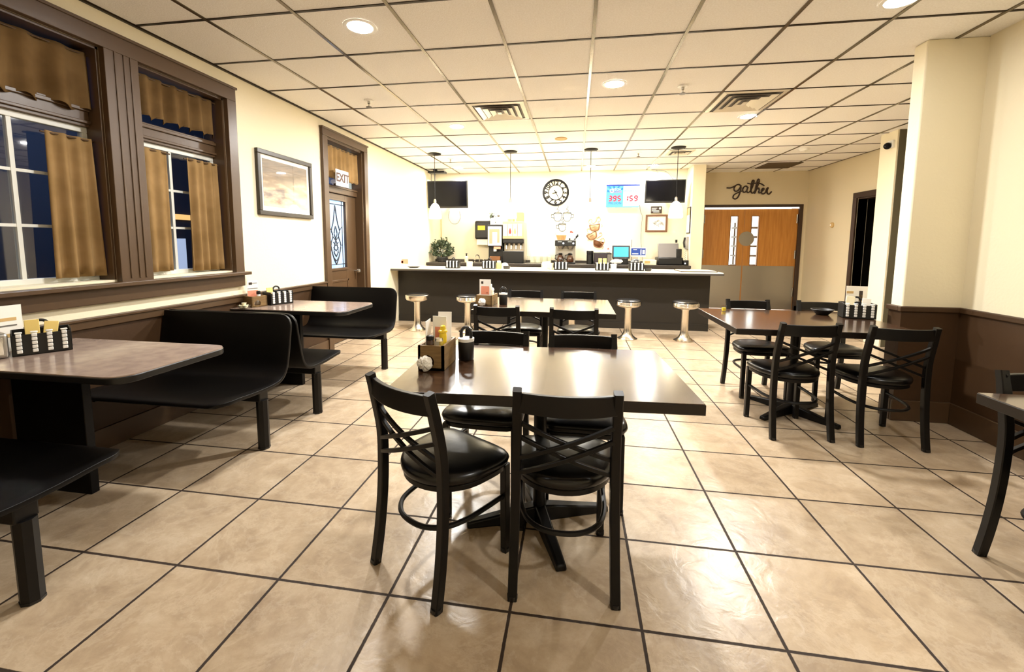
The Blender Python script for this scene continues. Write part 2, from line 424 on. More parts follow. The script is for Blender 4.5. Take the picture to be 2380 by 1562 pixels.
# wainscot, rails, baseboards
def run_x(x, y0, y1, zs, name, m, t=.012, sgn=1):
    b = MB()
    for (z0, z1, d) in zs: b.box(min(x, x+sgn*d), max(x, x+sgn*d), y0, y1, z0, z1)
    return struct(b.build(name, m, bevel=.004, smooth=False))
run_x(XL, YF, 4.955, [(0, .86, .012)], 'trim_2', M['wains'])['label'] = 'brown wainscot under the windows'
run_x(XL, YF, 4.955, [(.835, .895, .03), (.885, .905, .04)], 'trim_3', M['trim'])['label'] = 'brown chair rail under the windows'
run_x(XL, YF, 4.955, [(0, .15, .026)], 'baseboard_left', M['trim'])
b = MB()
b.box(XC-.012, XC, YF, 3.758, .17, .89); b.box(2.543, XC, 3.758, 3.77, .17, .89); b.box(2.543, 2.555, 3.77, 3.9, .17, .89)
struct(b.build('trim_4', M['wains'], smooth=False), 'dark brown wainscot of the near wall')
b = MB()
b.box(XC-.035, XC, YF, 3.735, .885, .925); b.box(2.52, XC, 3.735, 3.77, .885, .925); b.box(2.52, 2.555, 3.77, 3.9, .885, .925)
struct(b.build('trim_5', M['wains'], bevel=.006, smooth=False), 'dark brown chair rail')
b = MB()
b.box(XC-.024, XC, YF, 3.746, 0, .17); b.box(2.531, XC, 3.746, 3.77, 0, .17); b.box(2.531, 2.555, 3.77, 3.9, 0, .17)
struct(b.build('baseboard_right', M['trim'], bevel=.006, smooth=False))
b = MB(); b.box(4.62, 4.735, YK-.02, YK, 0, .1); b.box(4.735, 4.75, 8.3, YK, 0, .1)
struct(b.build('baseboard_far', M['dark_trim'], smooth=False))

# ------------------------------------------------------------------ windows
xg = XL-.126     # sash plane
b = MB()         # one continuous casing round both windows
xc = XL+.044
b.box(XL, xc, .85, 3.59, 2.665, 2.785)
b.box(XL, xc, 3.49, 3.59, 1.115, 2.665); b.box(XL, xc, 2.48, 2.705, 1.115, 2.665)
for y in (2.54, 2.6, 2.645): b.box(xc, xc+.006, y, y+.012, 1.14, 2.665)
b.box(XL, xc+.012, .85, 3.602, 2.77, 2.79)
struct(b.build('trim_6', M['trim'], bevel=.004, smooth=False), 'brown window casing')
b = MB(); b.box(XL-.09, XL+.085, .85, 3.63, 1.09, 1.12); b.box(XL, XL+.035, .85, 3.6, .985, 1.09)
struct(b.build('trim_7', M['trim'], bevel=.005, smooth=False), 'brown window stool and apron')

def window(name, y0, y1, mun_y, mun_z, seam):
    w = sroot(name, (xg, (y0+y1)/2, 1.135))
    Mi = T(-xg, -(y0+y1)/2, -1.135)
    def part(bb, n, m, **k):
        bb.xf(0, Mi); return bb.build(n, m, w, smooth=False, **k)
    b = MB()
    b.box(xg-.07, XL, y0, y0+.018, 1.135, 2.665); b.box(xg-.07, XL, y1-.018, y1, 1.135, 2.665); b.box(xg-.07, XL, y0, y1, 2.648, 2.665)
    part(b, 'jamb', M['trim'])
    b = MB()
    b.box(xg-.02, xg+.035, y0+.018, y1-.018, 2.15, 2.29); b.box(xg-.02, xg+.05, y0+.018, y1-.018, 2.25, 2.275); b.box(xg-.02, xg+.05, y0+.018, y1-.018, 2.17, 2.19)
    part(b, 'transom_bar', M['trim'], bevel=.004)
    b = MB()
    for (z0, z1) in ((1.135, 1.17), (2.115, 2.15)): b.box(xg-.03, xg+.01, y0+.018, y1-.018, z0, z1)
    b.box(xg-.03, xg+.01, y0+.018, y0+.05, 1.17, 2.115); b.box(xg-.03, xg+.01, y1-.05, y1-.018, 1.17, 2.115)
    part(b, 'sash', M['white_enamel'], bevel=.003)
    b = MB()
    for y in mun_y: b.box(xg-.025, xg+.004, y-.011, y+.011, 1.17, 2.115)
    for z in mun_z: b.box(xg-.022, xg+.002, y0+.05, y1-.05, z-.009, z+.009)
    part(b, 'muntin', M['white_enamel'])
    b = MB(); b.box(xg-.012, xg-.008, y0+.05, y1-.05, 1.17, 2.115); part(b, 'pane', M['pane'])
    b = MB(); b.box(xg-.012, xg-.008, y0+.018, y1-.018, 2.29, 2.648); part(b, 'transom_pane', M['pane'])
    return w
window('window_1', .95, 2.48, (1.28, 1.67, 2.06), (1.49, 1.815), 0)
window('window_2', 2.705, 3.49, (3.055,), (1.51, 1.81), 0)

def cloth(name, x, y0, y1, z0, z1, folds, amp, m, label, cat, flare=0, ragged=0, seed=0, group=None, rod=True):
    rnd = random.Random(seed)
    ph = [rnd.random()*6 for _ in range(3)]
    t = thing(name, label, cat, (x, (y0+y1)/2, z0), group=group)
    n, k = folds*10, 12; v = []; f = []; w = y1-y0
    for j in range(k+1):
        q = j/k
        for i in range(n+1):
            u = i/n
            yy = (u-.5)*w*(1+flare*(1-q))
            wob = sin(2*pi*folds*u+ph[0])+.45*sin(2*pi*folds*.5*u+ph[1])
            zz = q*(z1-z0)
            if j == 0 and ragged: zz += ragged*(.5+.5*sin(2*pi*folds*u+ph[2]))
            v.append((amp*wob*(.45+.55*(1-q)), yy, zz))
    for j in range(k):
        for i in range(n): f.append((j*(n+1)+i, j*(n+1)+i+1, (j+1)*(n+1)+i+1, (j+1)*(n+1)+i))
    b = MB(); b.add(v, f); b.build('fabric', m, t, solid=.003, ang=80)
    if rod:
        b = MB(); b.tube([(0, -w/2-.02, z1-z0-.012), (0, w/2+.02, z1-z0-.012)], .006); b.build('rod', M['trim'], t)
    return t
XCU = XL-.07
cloth('cafe_curtain', XCU, 2.19, 2.44, 1.165, 2.07, 3, .024, M['curtain'], 'tan cafe curtain hanging in the many-paned window beside the near booth', 'curtain', .12, seed=1)
cloth('cafe_curtain', XCU, 1.0, 1.22, 1.165, 2.07, 4, .012, M['curtain'], 'tan cafe curtain at the camera end of the many-paned window', 'curtain', .08, seed=6)
cloth('cafe_curtain', XCU, 2.775, 2.985, 1.165, 2.1, 2, .022, M['curtain'], 'tan cafe curtain against the wide post between the two windows', 'curtain', .05, seed=2)
cloth('cafe_curtain', XCU, 3.15, 3.45, 1.15, 2.09, 4, .022, M['curtain'], 'tan cafe curtain at the framed-picture side of the smaller window', 'curtain', .06, seed=3)
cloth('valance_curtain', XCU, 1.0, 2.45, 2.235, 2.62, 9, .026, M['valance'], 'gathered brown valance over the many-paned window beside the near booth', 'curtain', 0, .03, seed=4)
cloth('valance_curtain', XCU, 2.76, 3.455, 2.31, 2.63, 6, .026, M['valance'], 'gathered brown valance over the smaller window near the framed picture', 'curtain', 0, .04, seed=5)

# street outside
b = MB(); b.box(-40, XL-.25, -10, 60, -.3, -.2); struct(b.build('ground_outside', M['asphalt'], smooth=False))
t = thing('street_building', 'dark building across the street with a lit orange strip, seen through the smaller window', 'building', (-15, 14, -.2))
b = MB(); b.box(-3, 0, -9, 9, 0, 6.5); b.build('wall', M['night'], t, smooth=False)
b = MB(); b.box(0, .08, -1.6, 3.2, 2.42, 2.62); b.build('lit_strip', M['orange_lit'], t, smooth=False)
for y in (-1.2, 1.3): 
    b = MB(); b.box(0, .05, y, y+1.7, .5, 1.7); b.build('pale_panel', M['pale_glow'], t, smooth=False)  # invented pale glowing panels, in place of a white car-like shape
t = thing('parking_rail', 'dark metal rail standing outside the smaller window', 'railing', (-7.2, 7.2, -.2))
for i in range(10):
    b = MB(); b.cyl((0, -1.35+i*.3, 0), (0, -1.35+i*.3, 1.05), .02, n=8); b.build('baluster', M['blk_metal'], t)
b = MB(); b.tube([(0,-1.4,1.05),(0,1.4,1.05)], .025); b.build('top_rail', M['blk_metal'], t)

la = bpy.data.lights.new('added_street_fill', 'POINT'); la.energy = 260; la.color = (.45,.65,1); la.shadow_soft_size = .4  # added unseen blue fill, brightens the night view outside the windows
lo = bpy.data.objects.new('added_street_fill', la); C.objects.link(lo); lo.location = (-10.5, 9, 5.5)

# ------------------------------------------------------------------ exit door
d = sroot('door_1', (XL, 5.53, 0)); d['label'] = 'brown exit door with a leaded glass panel'
def dp(bb, n, m, **k):
    bb.xf(0, T(-XL, -5.53, 0)); return bb.build(n, m, d, smooth=k.pop('smooth', False), **k)
b = MB(); xd = XL+.04
b.box(XL, xd, 4.955, 5.06, 0, 2.72); b.box(XL, xd, 6.0, 6.105, 0, 2.72); b.box(XL, xd, 4.955, 6.105, 2.72, 2.82); b.box(XL, xd+.012, 4.94, 6.12, 2.8, 2.822)
dp(b, 'casing', M['trim'], bevel=.005)
b = MB(); xs = XL-.11
b.box(xs-.05, XL, 5.06, 5.085, 0, 2.72); b.box(xs-.05, XL, 5.975, 6.0, 0, 2.72); b.box(xs-.05, XL, 5.06, 6.0, 2.695, 2.72)
dp(b, 'jamb', M['trim'])
b = MB(); b.box(xs-.04, xs+.03, 5.085, 5.975, 2.06, 2.16); b.box(xs-.04, xs+.045, 5.085, 5.975, 2.13, 2.15); dp(b, 'transom_bar', M['trim'], bevel=.004)
b = MB(); b.box(xs-.02, xs-.015, 5.085, 5.975, 2.16, 2.695); dp(b, 'transom_pane', M['pane'])
b = MB()
gy0, gy1, gz0, gz1 = 5.235, 5.675, 1.045, 1.965
b.box(xs-.045, xs, 5.09, gy0, .01, 2.055); b.box(xs-.045, xs, gy1, 5.97, .01, 2.055); b.box(xs-.045, xs, gy0, gy1, .01, gz0); b.box(xs-.045, xs, gy0, gy1, gz1, 2.055)
slab = dp(b, 'slab', M['trim'], bevel=.004)
b = MB()
for (a, c, z0, z1) in ((gy0-.025, gy1+.025, gz0-.035, gz0), (gy0-.025, gy1+.025, gz1, gz1+.03), (gy0-.025, gy0, gz0, gz1), (gy1, gy1+.025, gz0, gz1)): b.box(xs, xs+.014, a, c, z0, z1)
for (a, c, z0, z1) in ((5.2, 5.72, .2, .88),): 
    b.box(xs, xs+.008, a, c, z0, z0+.03); b.box(xs, xs+.008, a, c, z1-.03, z1); b.box(xs, xs+.008, a, a+.03, z0, z1); b.box(xs, xs+.008, c-.03, c, z0, z1)
dp(b, 'moulding', M['trim'], bevel=.003)
b = MB(); b.box(xs-.03, xs-.024, gy0, gy1, gz0, gz1); dp(b, 'leaded_pane', M['frost'])
b = MB(); xq = xs-.02
def came(pts, r=.006): b.tube([(xq, y, z) for y, z in pts], r, 6)
cy_ = (gy0+gy1)/2
came([(gy0+.05, gz0), (gy0+.05, gz1)]); came([(gy1-.05, gz0), (gy1-.05, gz1)]); came([(gy0, gz0+.05), (gy1, gz0+.05)]); came([(gy0, gz1-.05), (gy1, gz1-.05)])
for sgn in (-1, 1):
    came([(p.y, p.z) for p in smooth_path([(0, cy_, 1.09), (0, cy_+sgn*.07, 1.2), (0, cy_+sgn*.12, 1.36), (0, cy_+sgn*.07, 1.48), (0, cy_+sgn*.1, 1.56), (0, cy_+sgn*.05, 1.68), (0, cy_, 1.9)])], .009)
    came([(p.y, p.z) for p in smooth_path([(0, cy_, 1.2), (0, cy_+sgn*.05, 1.28), (0, cy_, 1.44), (0, cy_-sgn*.035, 1.52), (0, cy_, 1.62)])], .008)
    came([(cy_+sgn*.12, 1.36), (cy_+sgn*.17, 1.36)]); came([(cy_+sgn*.1, 1.56), (cy_+sgn*.17, 1.62)])
    for k in range(5): came([(cy_, 1.14+k*.07), (cy_+sgn*.06, 1.19+k*.07)], .007)
dp(b, 'came', M['lead'], smooth=True)
b = MB(); b.lathe([(.012,0),(.012,.04),(.028,.05),(.03,.075),(.02,.09)], n=16); b.xf(0, T(xs, 5.9, .98) @ Matrix.Rotation(R(90),4,'Y'))
dp(b, 'door_knob', M['pull'], smooth=True)
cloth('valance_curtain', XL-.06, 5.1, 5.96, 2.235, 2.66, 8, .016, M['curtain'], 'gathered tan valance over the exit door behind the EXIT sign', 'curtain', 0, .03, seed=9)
t = thing('exit_sign', 'white EXIT sign with brown letters above the exit door', 'sign', (XL+.004, 5.425, 2.25))
b = MB(); st = [(-.155,-.105),(.155,-.105),(.155,.105),(-.155,.105)]
b.box(0, .012, -.16, .16, -.108, .108); b.build('plate', M['white_gloss'], t, bevel=.012, seg=3)
b = MB(); text_into(b, 'EXIT', .155, T(.0145, 0, 0) @ FACE_X, .003, spacing=1.0, bold=.0035); b.build('lettering', mat('brown_sign_ink', lin(70,34,20), .5), t, smooth=False)
b = MB(); b.box(-.115, .0, -.012, .012, -.09, -.06); b.build('mount', M['trim'], t, smooth=False)
la = bpy.data.lights.new('porch_lamp', 'AREA'); la.energy = 9; la.size = .9; la.color = (.75,.87,1)
lo = bpy.data.objects.new('porch_lamp', la); C.objects.link(lo); lo.location = (XL-1.0, 5.45, 1.6); lo.rotation_euler = (0, R(-90), 0)

# framed picture
t = thing('framed_picture', 'large black framed faded landscape print between the smaller window and exit door', 'picture', (XL, 4.28, 1.995))
b = MB(); hw, hh, fw = .44, .325, .045
for (a, c, e, g) in ((-hw, hw, hh-fw, hh), (-hw, hw, -hh, -hh+fw), (-hw, -hw+fw, -hh+fw, hh-fw), (hw-fw, hw, -hh+fw, hh-fw)): b.box(0, .035, a, c, e, g)
b.build('frame', M['picture_frame'], t, bevel=.005)
b = MB(); b.box(.006, .014, -hw+fw, hw-fw, -hh+fw, hh-fw); b.build('mat_board', M['white'], t, smooth=False)
b = MB(); b.box(.014, .017, -hw+fw+.04, hw-fw-.04, -hh+fw+.05, hh-fw-.04); b.build('landscape_print', M['print'], t, smooth=False)
b = MB(); b.box(.022, .024, -hw+fw, hw-fw, -hh+fw, hh-fw); b.build('glazing', M['picture_glass'], t, smooth=False)

# ------------------------------------------------------------------ kitchen doors
def leaf(name, x0, x1, wx, hinge, label):
    d = sroot(name, ((x0+x1)/2, YK, 0)); d['label'] = label
    xm = (x0+x1)/2; yd = .03
    b = MB(); w0, w1, z0, z1 = wx-.068, wx+.068, .955, 1.995
    for q in ((x0, w0, .01, 2.15), (w1, x1, .01, 2.15), (w0, w1, .01, z0), (w0, w1, z1, 2.15)): b.box(q[0]-xm, q[1]-xm, yd, yd+.045, q[2], q[3])
    b.build('slab', M['door_wood'], d, smooth=False)
    b = MB(); b.box(x0-xm+.01, x1-xm-.01, yd-.004, yd, .02, .945); b.build('kick_plate', M['steel'], d, smooth=False)
    b = MB()
    for q in ((w0-.012, w0, z0-.012, z1+.012), (w1, w1+.012, z0-.012, z1+.012), (w0, w1, z0-.012, z0), (w0, w1, z1, z1+.012)): b.box(q[0]-xm, q[1]-xm, yd-.006, yd+.002, q[2], q[3])
    b.build('window_bead', M['brown_frame'], d, smooth=False)
    b = MB(); b.box(w0-xm, w1-xm, yd+.02, yd+.024, z0, z1); b.build('pane', M['clear'], d, smooth=False)
    b = MB(); hx = hinge-xm
    for z in (.3, 1.1, 1.85): b.cyl((hx, yd-.012, z), (hx, yd-.012, z+.18), .014, n=10)
    b.build('hinge', M['pull'], d)
    return d
leaf('door_2', 2.735, 3.56, 3.36, 2.75, 'kitchen swing door beside the partition')
leaf('door_3', 3.565, 4.605, 3.78, 4.585, 'kitchen swing door beside the far corner')
b = MB(); b.lathe([(.155,0),(.155,.004)], n=32); b.xf(0, T(3.62, YK+.027, 1.52) @ Matrix.Rotation(R(90),4,'X')); 
po = b.build('push_plate', M['steel'], bpy.data.objects['door_3']); po.location = (-4.085, -YK, 0)
b = MB(); b.box(2.66, 2.735, YK-.02, YK+.1, 0, 2.24); b.box(4.605, 4.675, YK-.02, YK+.1, 0, 2.24); b.box(2.735, 4.605, YK-.02, YK+.1, 2.185, 2.24)
struct(b.build('trim_8', M['dark_trim'], bevel=.004, smooth=False), 'dark kitchen door frame')
b = MB(); b.box(2.735, 4.605, YK+.02, YK+.06, 2.158, 2.183); struct(b.build('trim_9', M['kitchen_glow'], smooth=False), 'glowing strip standing in for kitchen light over the swing doors')  # emissive strip stands in for light leaking through the door gap
b = MB(); b.box(2.3, 5.0, YK+1.2, YK+1.25, 0, 2.6); struct(b.build('wall_kitchen_inside', M['kitchen_glow'], smooth=False))  # wall glows by itself in place of kitchen lamps
t = thing('kitchen_rack', 'dark stacked shelves seen through the kitchen door panes', 'shelf', (3.92, YK+.8, 0))
for z in (.9, 1.12, 1.34, 1.55, 1.76):
    b = MB(); b.box(-.3, .3, -.15, .15, z, z+.04); b.build('shelf_board', M['grey_ink'], t, smooth=False)
for x in (-.28, .28):
    b = MB(); b.box(x-.015, x+.015, -.015, .015, 0, 1.9); b.build('post', M['grey_ink'], t, smooth=False)
# dark doorway casing
d4 = sroot('door_4', (4.75, 7.885, 0)); d4['label'] = 'dark doorway into an unlit room'
b = MB()
for (a, c, z0, z1) in ((.335, .43, 0, 2.2), (-.43, -.335, 0, 2.2), (-.43, .43, 2.2, 2.29)): b.box(-.03, .0, a, c, z0, z1)
b.box(.0, .15, .335, .36, 0, 2.2); b.box(.0, .15, -.36, -.335, 0, 2.2); b.box(0, .15, -.335, .335, 2.175, 2.2)
b.build('casing', M['dark_trim'], d4, bevel=.004, smooth=False)

# 'gather' word
W = lambda pts: smooth_path([(p[0], 0, p[1]) for p in pts], 6)
t = thing('gather_word_art', 'dark wire word art reading gather above the kitchen doors', 'wall sign', (3.155, YK-.012, 2.42))
b = MB(); PR = [(-1.3,-.8),(1.3,-.8),(1.3,.8),(-1.3,.8)]
def stroke(pts, r=.012): b.tube(W(pts), r*1.45, 6)
stroke([(0,.205),(.08,.2),(.15,.225),(.2,.25)])
stroke([(.33,.24),(.28,.28),(.21,.26),(.17,.18),(.2,.12),(.26,.13),(.31,.2),(.33,.25),(.32,.12),(.28,-.01),(.22,-.07),(.16,-.04),(.18,.03),(.28,.09),(.38,.13)])
stroke([(.48,.21),(.44,.24),(.39,.21),(.37,.14),(.4,.09),(.45,.11),(.48,.18),(.49,.22),(.47,.12),(.5,.08),(.55,.12)])
stroke([(.55,.12),(.6,.24),(.62,.36),(.58,.36),(.56,.2),(.57,.1),(.6,.07),(.64,.1)], .012)
stroke([(.47,.31),(.56,.29),(.68,.31),(.78,.29),(.86,.24)], .011)
stroke([(.64,.1),(.7,.22),(.74,.36),(.71,.4),(.68,.3),(.66,.16),(.65,.06),(.68,.14),(.73,.19),(.75,.14),(.74,.08),(.78,.07)], .012)
stroke([(.78,.07),(.82,.12),(.86,.16),(.83,.18),(.8,.13),(.81,.06),(.86,.05),(.9,.09)])
stroke([(.9,.09),(.92,.17),(.95,.19),(.93,.12),(.94,.06),(.98,.04),(1.03,.1)])
b.xf(0, Matrix.Scale(.86, 4)); b.build('script_lettering', M['dark_trim'], t)

# ------------------------------------------------------------------ ceiling fixtures
def downlight(proto, x, y, label, lens='lamp'):
    if proto: return dup(proto, (x, y, H), 0, label)
    t = thing('recessed_downlight', label, 'ceiling light', (x, y, H), group='recessed ceiling lights')
    b = MB(); b.lathe([(.088,-.001),(.088,-.006),(.112,-.006),(.115,-.001)], n=32, cap=False); b.build('trim_ring', M['white_gloss'], t)
    b = MB(); b.lathe([(.088,-.004),(.04,-.007),(.001,-.008)], n=32, cap=False); b.build('lens', M[lens], t)
    return t
d0 = downlight(None, -1.539, 2.984, 'lit ceiling light above the two window booths')
d3 = downlight(None, .338, 4.353, 'lit ceiling light between two diffuser vents, over the middle table', 'lamp_strong')
downlight(d3, -1.569, 5.6, 'small lit ceiling light in line with the exit door')
downlight(d3, 2.009, 5.636, 'lit ceiling light touching the bigger diffuser vent')
downlight(None, 1.976, 3.16, 'lit ceiling light near the stub wall corner', 'lamp_soft')
d2 = downlight(None, -1.55, .3, 'lit ceiling light behind the camera on the window side', 'lamp_faint')
downlight(None, 1.97, .4, 'lit ceiling light behind the camera beside the wainscot wall', 'lamp_dim')
d1 = downlight(None, -2.391, 8.6, 'lit ceiling light beside the counter corner with the television', 'lamp_back')
d1['group'] = 'recessed ceiling lights'
downlight(d1, -1.039, 8.403, 'lit ceiling light over the soda fountain')
downlight(d1, .272, 8.75, 'lit ceiling light over the clock and wood cup decor')
downlight(d1, 1.471, 8.8, 'lit ceiling light over the lottery sign')

t = thing('ceiling_speaker', 'round tan speaker flush in the ceiling before the counter', 'speaker', (-.237, 6.438, H))
b = MB(); b.ring((0,0,-.004), .085, .006, 'z'); b.build('rim', M['speaker'], t)
b = MB(); b.lathe([(.085,-.001),(.08,-.006),(.001,-.01)], n=28, cap=False); b.build('grille_face', M['speaker'], t)
t = thing('smoke_detector', 'small white smoke detector on the ceiling toward the kitchen', 'smoke detector', (3.564, 7.597, H))
b = MB(); b.lathe([(.075,0),(.075,-.02),(.055,-.04),(.001,-.042)], n=24, cap=False); b.build('housing', M['white_gloss'], t)
b = MB(); b.lathe([(.02,-.041),(.018,-.05),(.001,-.05)], n=12, cap=False); b.build('sensor_cap', M['white_gloss'], t)

def sprinkler(proto, x, y, label):
    if proto: return dup(proto, (x, y, H), 0, label)
    t = thing('fire_sprinkler', label, 'sprinkler', (x, y, H), group='ceiling sprinklers')
    b = MB(); b.lathe([(.05,-.001),(.046,-.01),(.016,-.014)], n=24, cap=False); b.build('escutcheon_canopy', M['white_gloss'], t)
    b = MB(); b.lathe([(.014,-.01),(.014,-.035),(.008,-.04),(.008,-.07)], n=12); b.build('head', M['pull'], t)
    b = MB(); b.lathe([(.03,-.07),(.03,-.075)], n=16); b.build('deflector', M['dark_trim'], t)
    return t
s0 = sprinkler(None, -2.228, 4.468, 'fire sprinkler over the booth by the framed picture')
sprinkler(s0, .996, 4.503, 'fire sprinkler in front of the bigger diffuser vent')
sprinkler(s0, -2.266, 7.65, 'tiny fire sprinkler over the television end of the counter')
sprinkler(s0, 1.011, 7.557, 'tiny fire sprinkler over the register end of the counter')

def vent(x0, x1, y0, y1, label, m='chromeish'):
    cx, cy = (x0+x1)/2, (y0+y1)/2; hx, hy = (x1-x0)/2, (y1-y0)/2
    t = thing('ceiling_vent', label, 'air vent', (cx, cy, H))
    b = MB()
    def fr(a, c, w, z0, z1):
        pts = [(-a,-c),(a,-c),(a,c),(-a,c)]; ins = [(-a+w,-c+w),(a-w,-c+w),(a-w,c-w),(-a+w,c-w)]
        v = [(p[0], p[1], z0) for p in pts]+[(p[0], p[1], z1) for p in ins]
        b.add(v, [(i, (i+1)%4, 4+(i+1)%4, 4+i) for i in range(4)])
    b.box(-hx+.004, hx-.004, -hy+.004, hy-.004, -.004, -.001); b.build('back_plate', M['grey_ink'], t, smooth=False)
    b = MB(); fr(hx, hy, .045, -.006, -.012); b.build('border_frame', M['vent'], t, smooth=False)
    for k in range(1, 4):
        b = MB(); q = k*.072; fr(hx-q, hy-q, .05, -.026, -.008); b.build('louver_ring', M['vent'], t, smooth=False)
    b = MB(); b.box(-hx+.29, hx-.29, -hy+.29, hy-.29, -.026, -.022) if hx > .3 else b.box(-.03,.03,-.03,.03,-.026,-.022); b.build('centre_plate', M['vent'], t, smooth=False)
    return t
M['vent'] = mat('vent_aluminium', lin(222,214,196), .35, metal=.25)
vent(-1.21, -.585, 4.72, 5.37, 'square diffuser vent between the sprinkler and the speaker')
vent(1.44, 2.06, 4.72, 5.41, 'bigger diffuser vent beside a lit ceiling light')
vent(1.49, 1.9, 7.46, 7.86, 'small diffuser vent behind the fourth pendant lamp')
t = thing('return_grille', 'dark brown return air grille in the ceiling before the kitchen doors', 'air vent', (3.83, 9.1, H))
b = MB(); b.box(-.3,.3,-.3,.3,-.006,-.001); b.build('back_plate', M['unlit_dark'], t, smooth=False)
b = MB()
for i in range(15): b.box(-.28,.28,-.28+i*.04,-.265+i*.04,-.014,-.006)
b.build('vent_slats', M['vent_dark'], t, smooth=False)
b = MB()
for q in ((-.3,.3,-.3,-.28),(-.3,.3,.28,.3),(-.3,-.28,-.28,.28),(.28,.3,-.28,.28)): b.box(q[0],q[1],q[2],q[3],-.016,-.001)
b.build('vent_border', M['vent_dark'], t, smooth=False)

def pendant(proto, x, y, label):
    if proto: return dup(proto, (x, y, H), 0, label)
    t = thing('pendant_lamp', label, 'pendant lamp', (x, y, H), group='pendants over the counter')
    b = MB(); b.lathe([(.112,-.001),(.112,-.012),(.09,-.024),(.012,-.03)], n=28); b.build('canopy', M['blk_metal'], t)
    b = MB(); b.tube([(0,0,-.03),(0,0,-.79)], .005, 8); b.build('cord', M['blk_metal'], t)
    b = MB(); b.lathe([(.01,-.77),(.022,-.79),(.024,-.85),(.03,-.86)], n=16); b.build('socket', M['pull'], t)
    b = MB(); b.lathe([(.03,-.85),(.05,-.865),(.078,-.91),(.094,-.97),(.103,-1.04),(.106,-1.09),(.1,-1.105)], n=28, cap=False); b.build('lamp_shade', M['shade'], t, solid=.004)
    b = MB(); b.ball((0,0,-.95), .03, (1,1,1.4)); b.build('bulb', M['lamp_back'], t)
    return t
p0 = pendant(None, -2.42, 7.216, 'lit pendant lamp in front of the television by the wreath')
pendant(p0, -1.097, 7.214, 'lit pendant lamp in front of the soda fountain')
pendant(p0, .222, 7.222, 'lit pendant lamp in front of the stacked cup decor')
pendant(p0, 1.577, 7.243, 'lit pendant lamp in front of the television by the partition')

# ------------------------------------------------------------------ front counter and stools
t = thing('front_counter', 'long dark panelled counter with a pale top', 'counter', (-.48, 7.25, 0))
x0, x1 = XL+.48+.02, 2.62
b = MB(); b.box(x0, x1, -.05, .1, 0, .925); b.build('front_panel', M['counter_panel'], t, smooth=False)
b = MB(); b.box(x0, x1, -.062, -.05, 0, .1); b.box(x0, x1, -.058, -.05, .1, .112); b.build('toe_board', M['counter_panel'], t, smooth=False)
b = MB(); b.box(x1-.06, x1, .1, .72, 0, .925); b.build('end_panel', M['counter_panel'], t, smooth=False)
b = MB(); b.box(XL+.48+.004, x1+.1, -.35, .42, .925, .968); b.build('countertop', [M['counter']], t, bevel=.01)
b = MB(); b.box(XL+.48+.004, x1+.104, -.356, -.348, .922, .95); b.build('edge_band', M['dark_counter'], t, smooth=False)

def stool(proto, x, y, label):
    if proto: return dup(proto, (x, y, 0), 0, label)
    t = thing('counter_stool', label, 'stool', (x, y, 0), group='chrome stools along the counter')
    b = MB(); b.lathe([(.145,0),(.145,.008),(.12,.02),(.085,.05),(.062,.09),(.052,.15),(.05,.44),(.06,.455),(.06,.47)], n=32); b.build('pedestal', M['satin_chrome'], t)
    b = MB(); b.lathe([(.06,.465),(.13,.475),(.165,.49),(.178,.505),(.18,.515)], n=32); b.build('seat_pan', M['satin_chrome'], t)
    b = MB()
    for z in (.518, .534, .55): b.ring((0,0,z), .18, .0085, 'z')
    b.build('seat_band', M['chrome'], t)
    b = MB(); b.lathe([(.172,.51),(.178,.555),(.172,.572),(.15,.582),(.08,.588),(.001,.59)], n=32, cap=False); b.build('seat_cushion', M['blk_vinyl'], t)
    return t
t = thing('counter_stool', 'chrome stool with a plain smooth seat band beside the booth end', 'stool', (-2.48, 6.46, 0), group='chrome stools along the counter')
b = MB(); b.lathe([(.145,0),(.145,.008),(.12,.02),(.085,.05),(.062,.09),(.052,.15),(.05,.44),(.06,.455),(.06,.47)], n=32); b.build('pedestal', M['satin_chrome'], t)
b = MB(); b.lathe([(.06,.465),(.13,.475),(.17,.495),(.183,.52),(.186,.565),(.18,.57)], n=32); b.build('seat_pan', M['satin_chrome'], t)
b = MB(); b.lathe([(.18,.565),(.176,.578),(.15,.587),(.08,.591),(.001,.592)], n=32, cap=False); b.build('seat_cushion', M['blk_vinyl'], t)
s0 = stool(None, -1.66, 6.49, 'ribbed chrome counter stool behind the wood condiment box of the middle table')
stool(s0, -.845, 6.49, 'ribbed chrome counter stool hidden behind the window-side chairs of the middle table')
stool(s0, -.03, 6.46, 'ribbed chrome counter stool hidden behind the kitchen-side chairs of the middle table')
stool(s0, .79, 6.43, 'ribbed chrome counter stool just past the free end of the middle table')
stool(s0, 1.59, 6.43, 'ribbed chrome counter stool at the kitchen end of the counter')

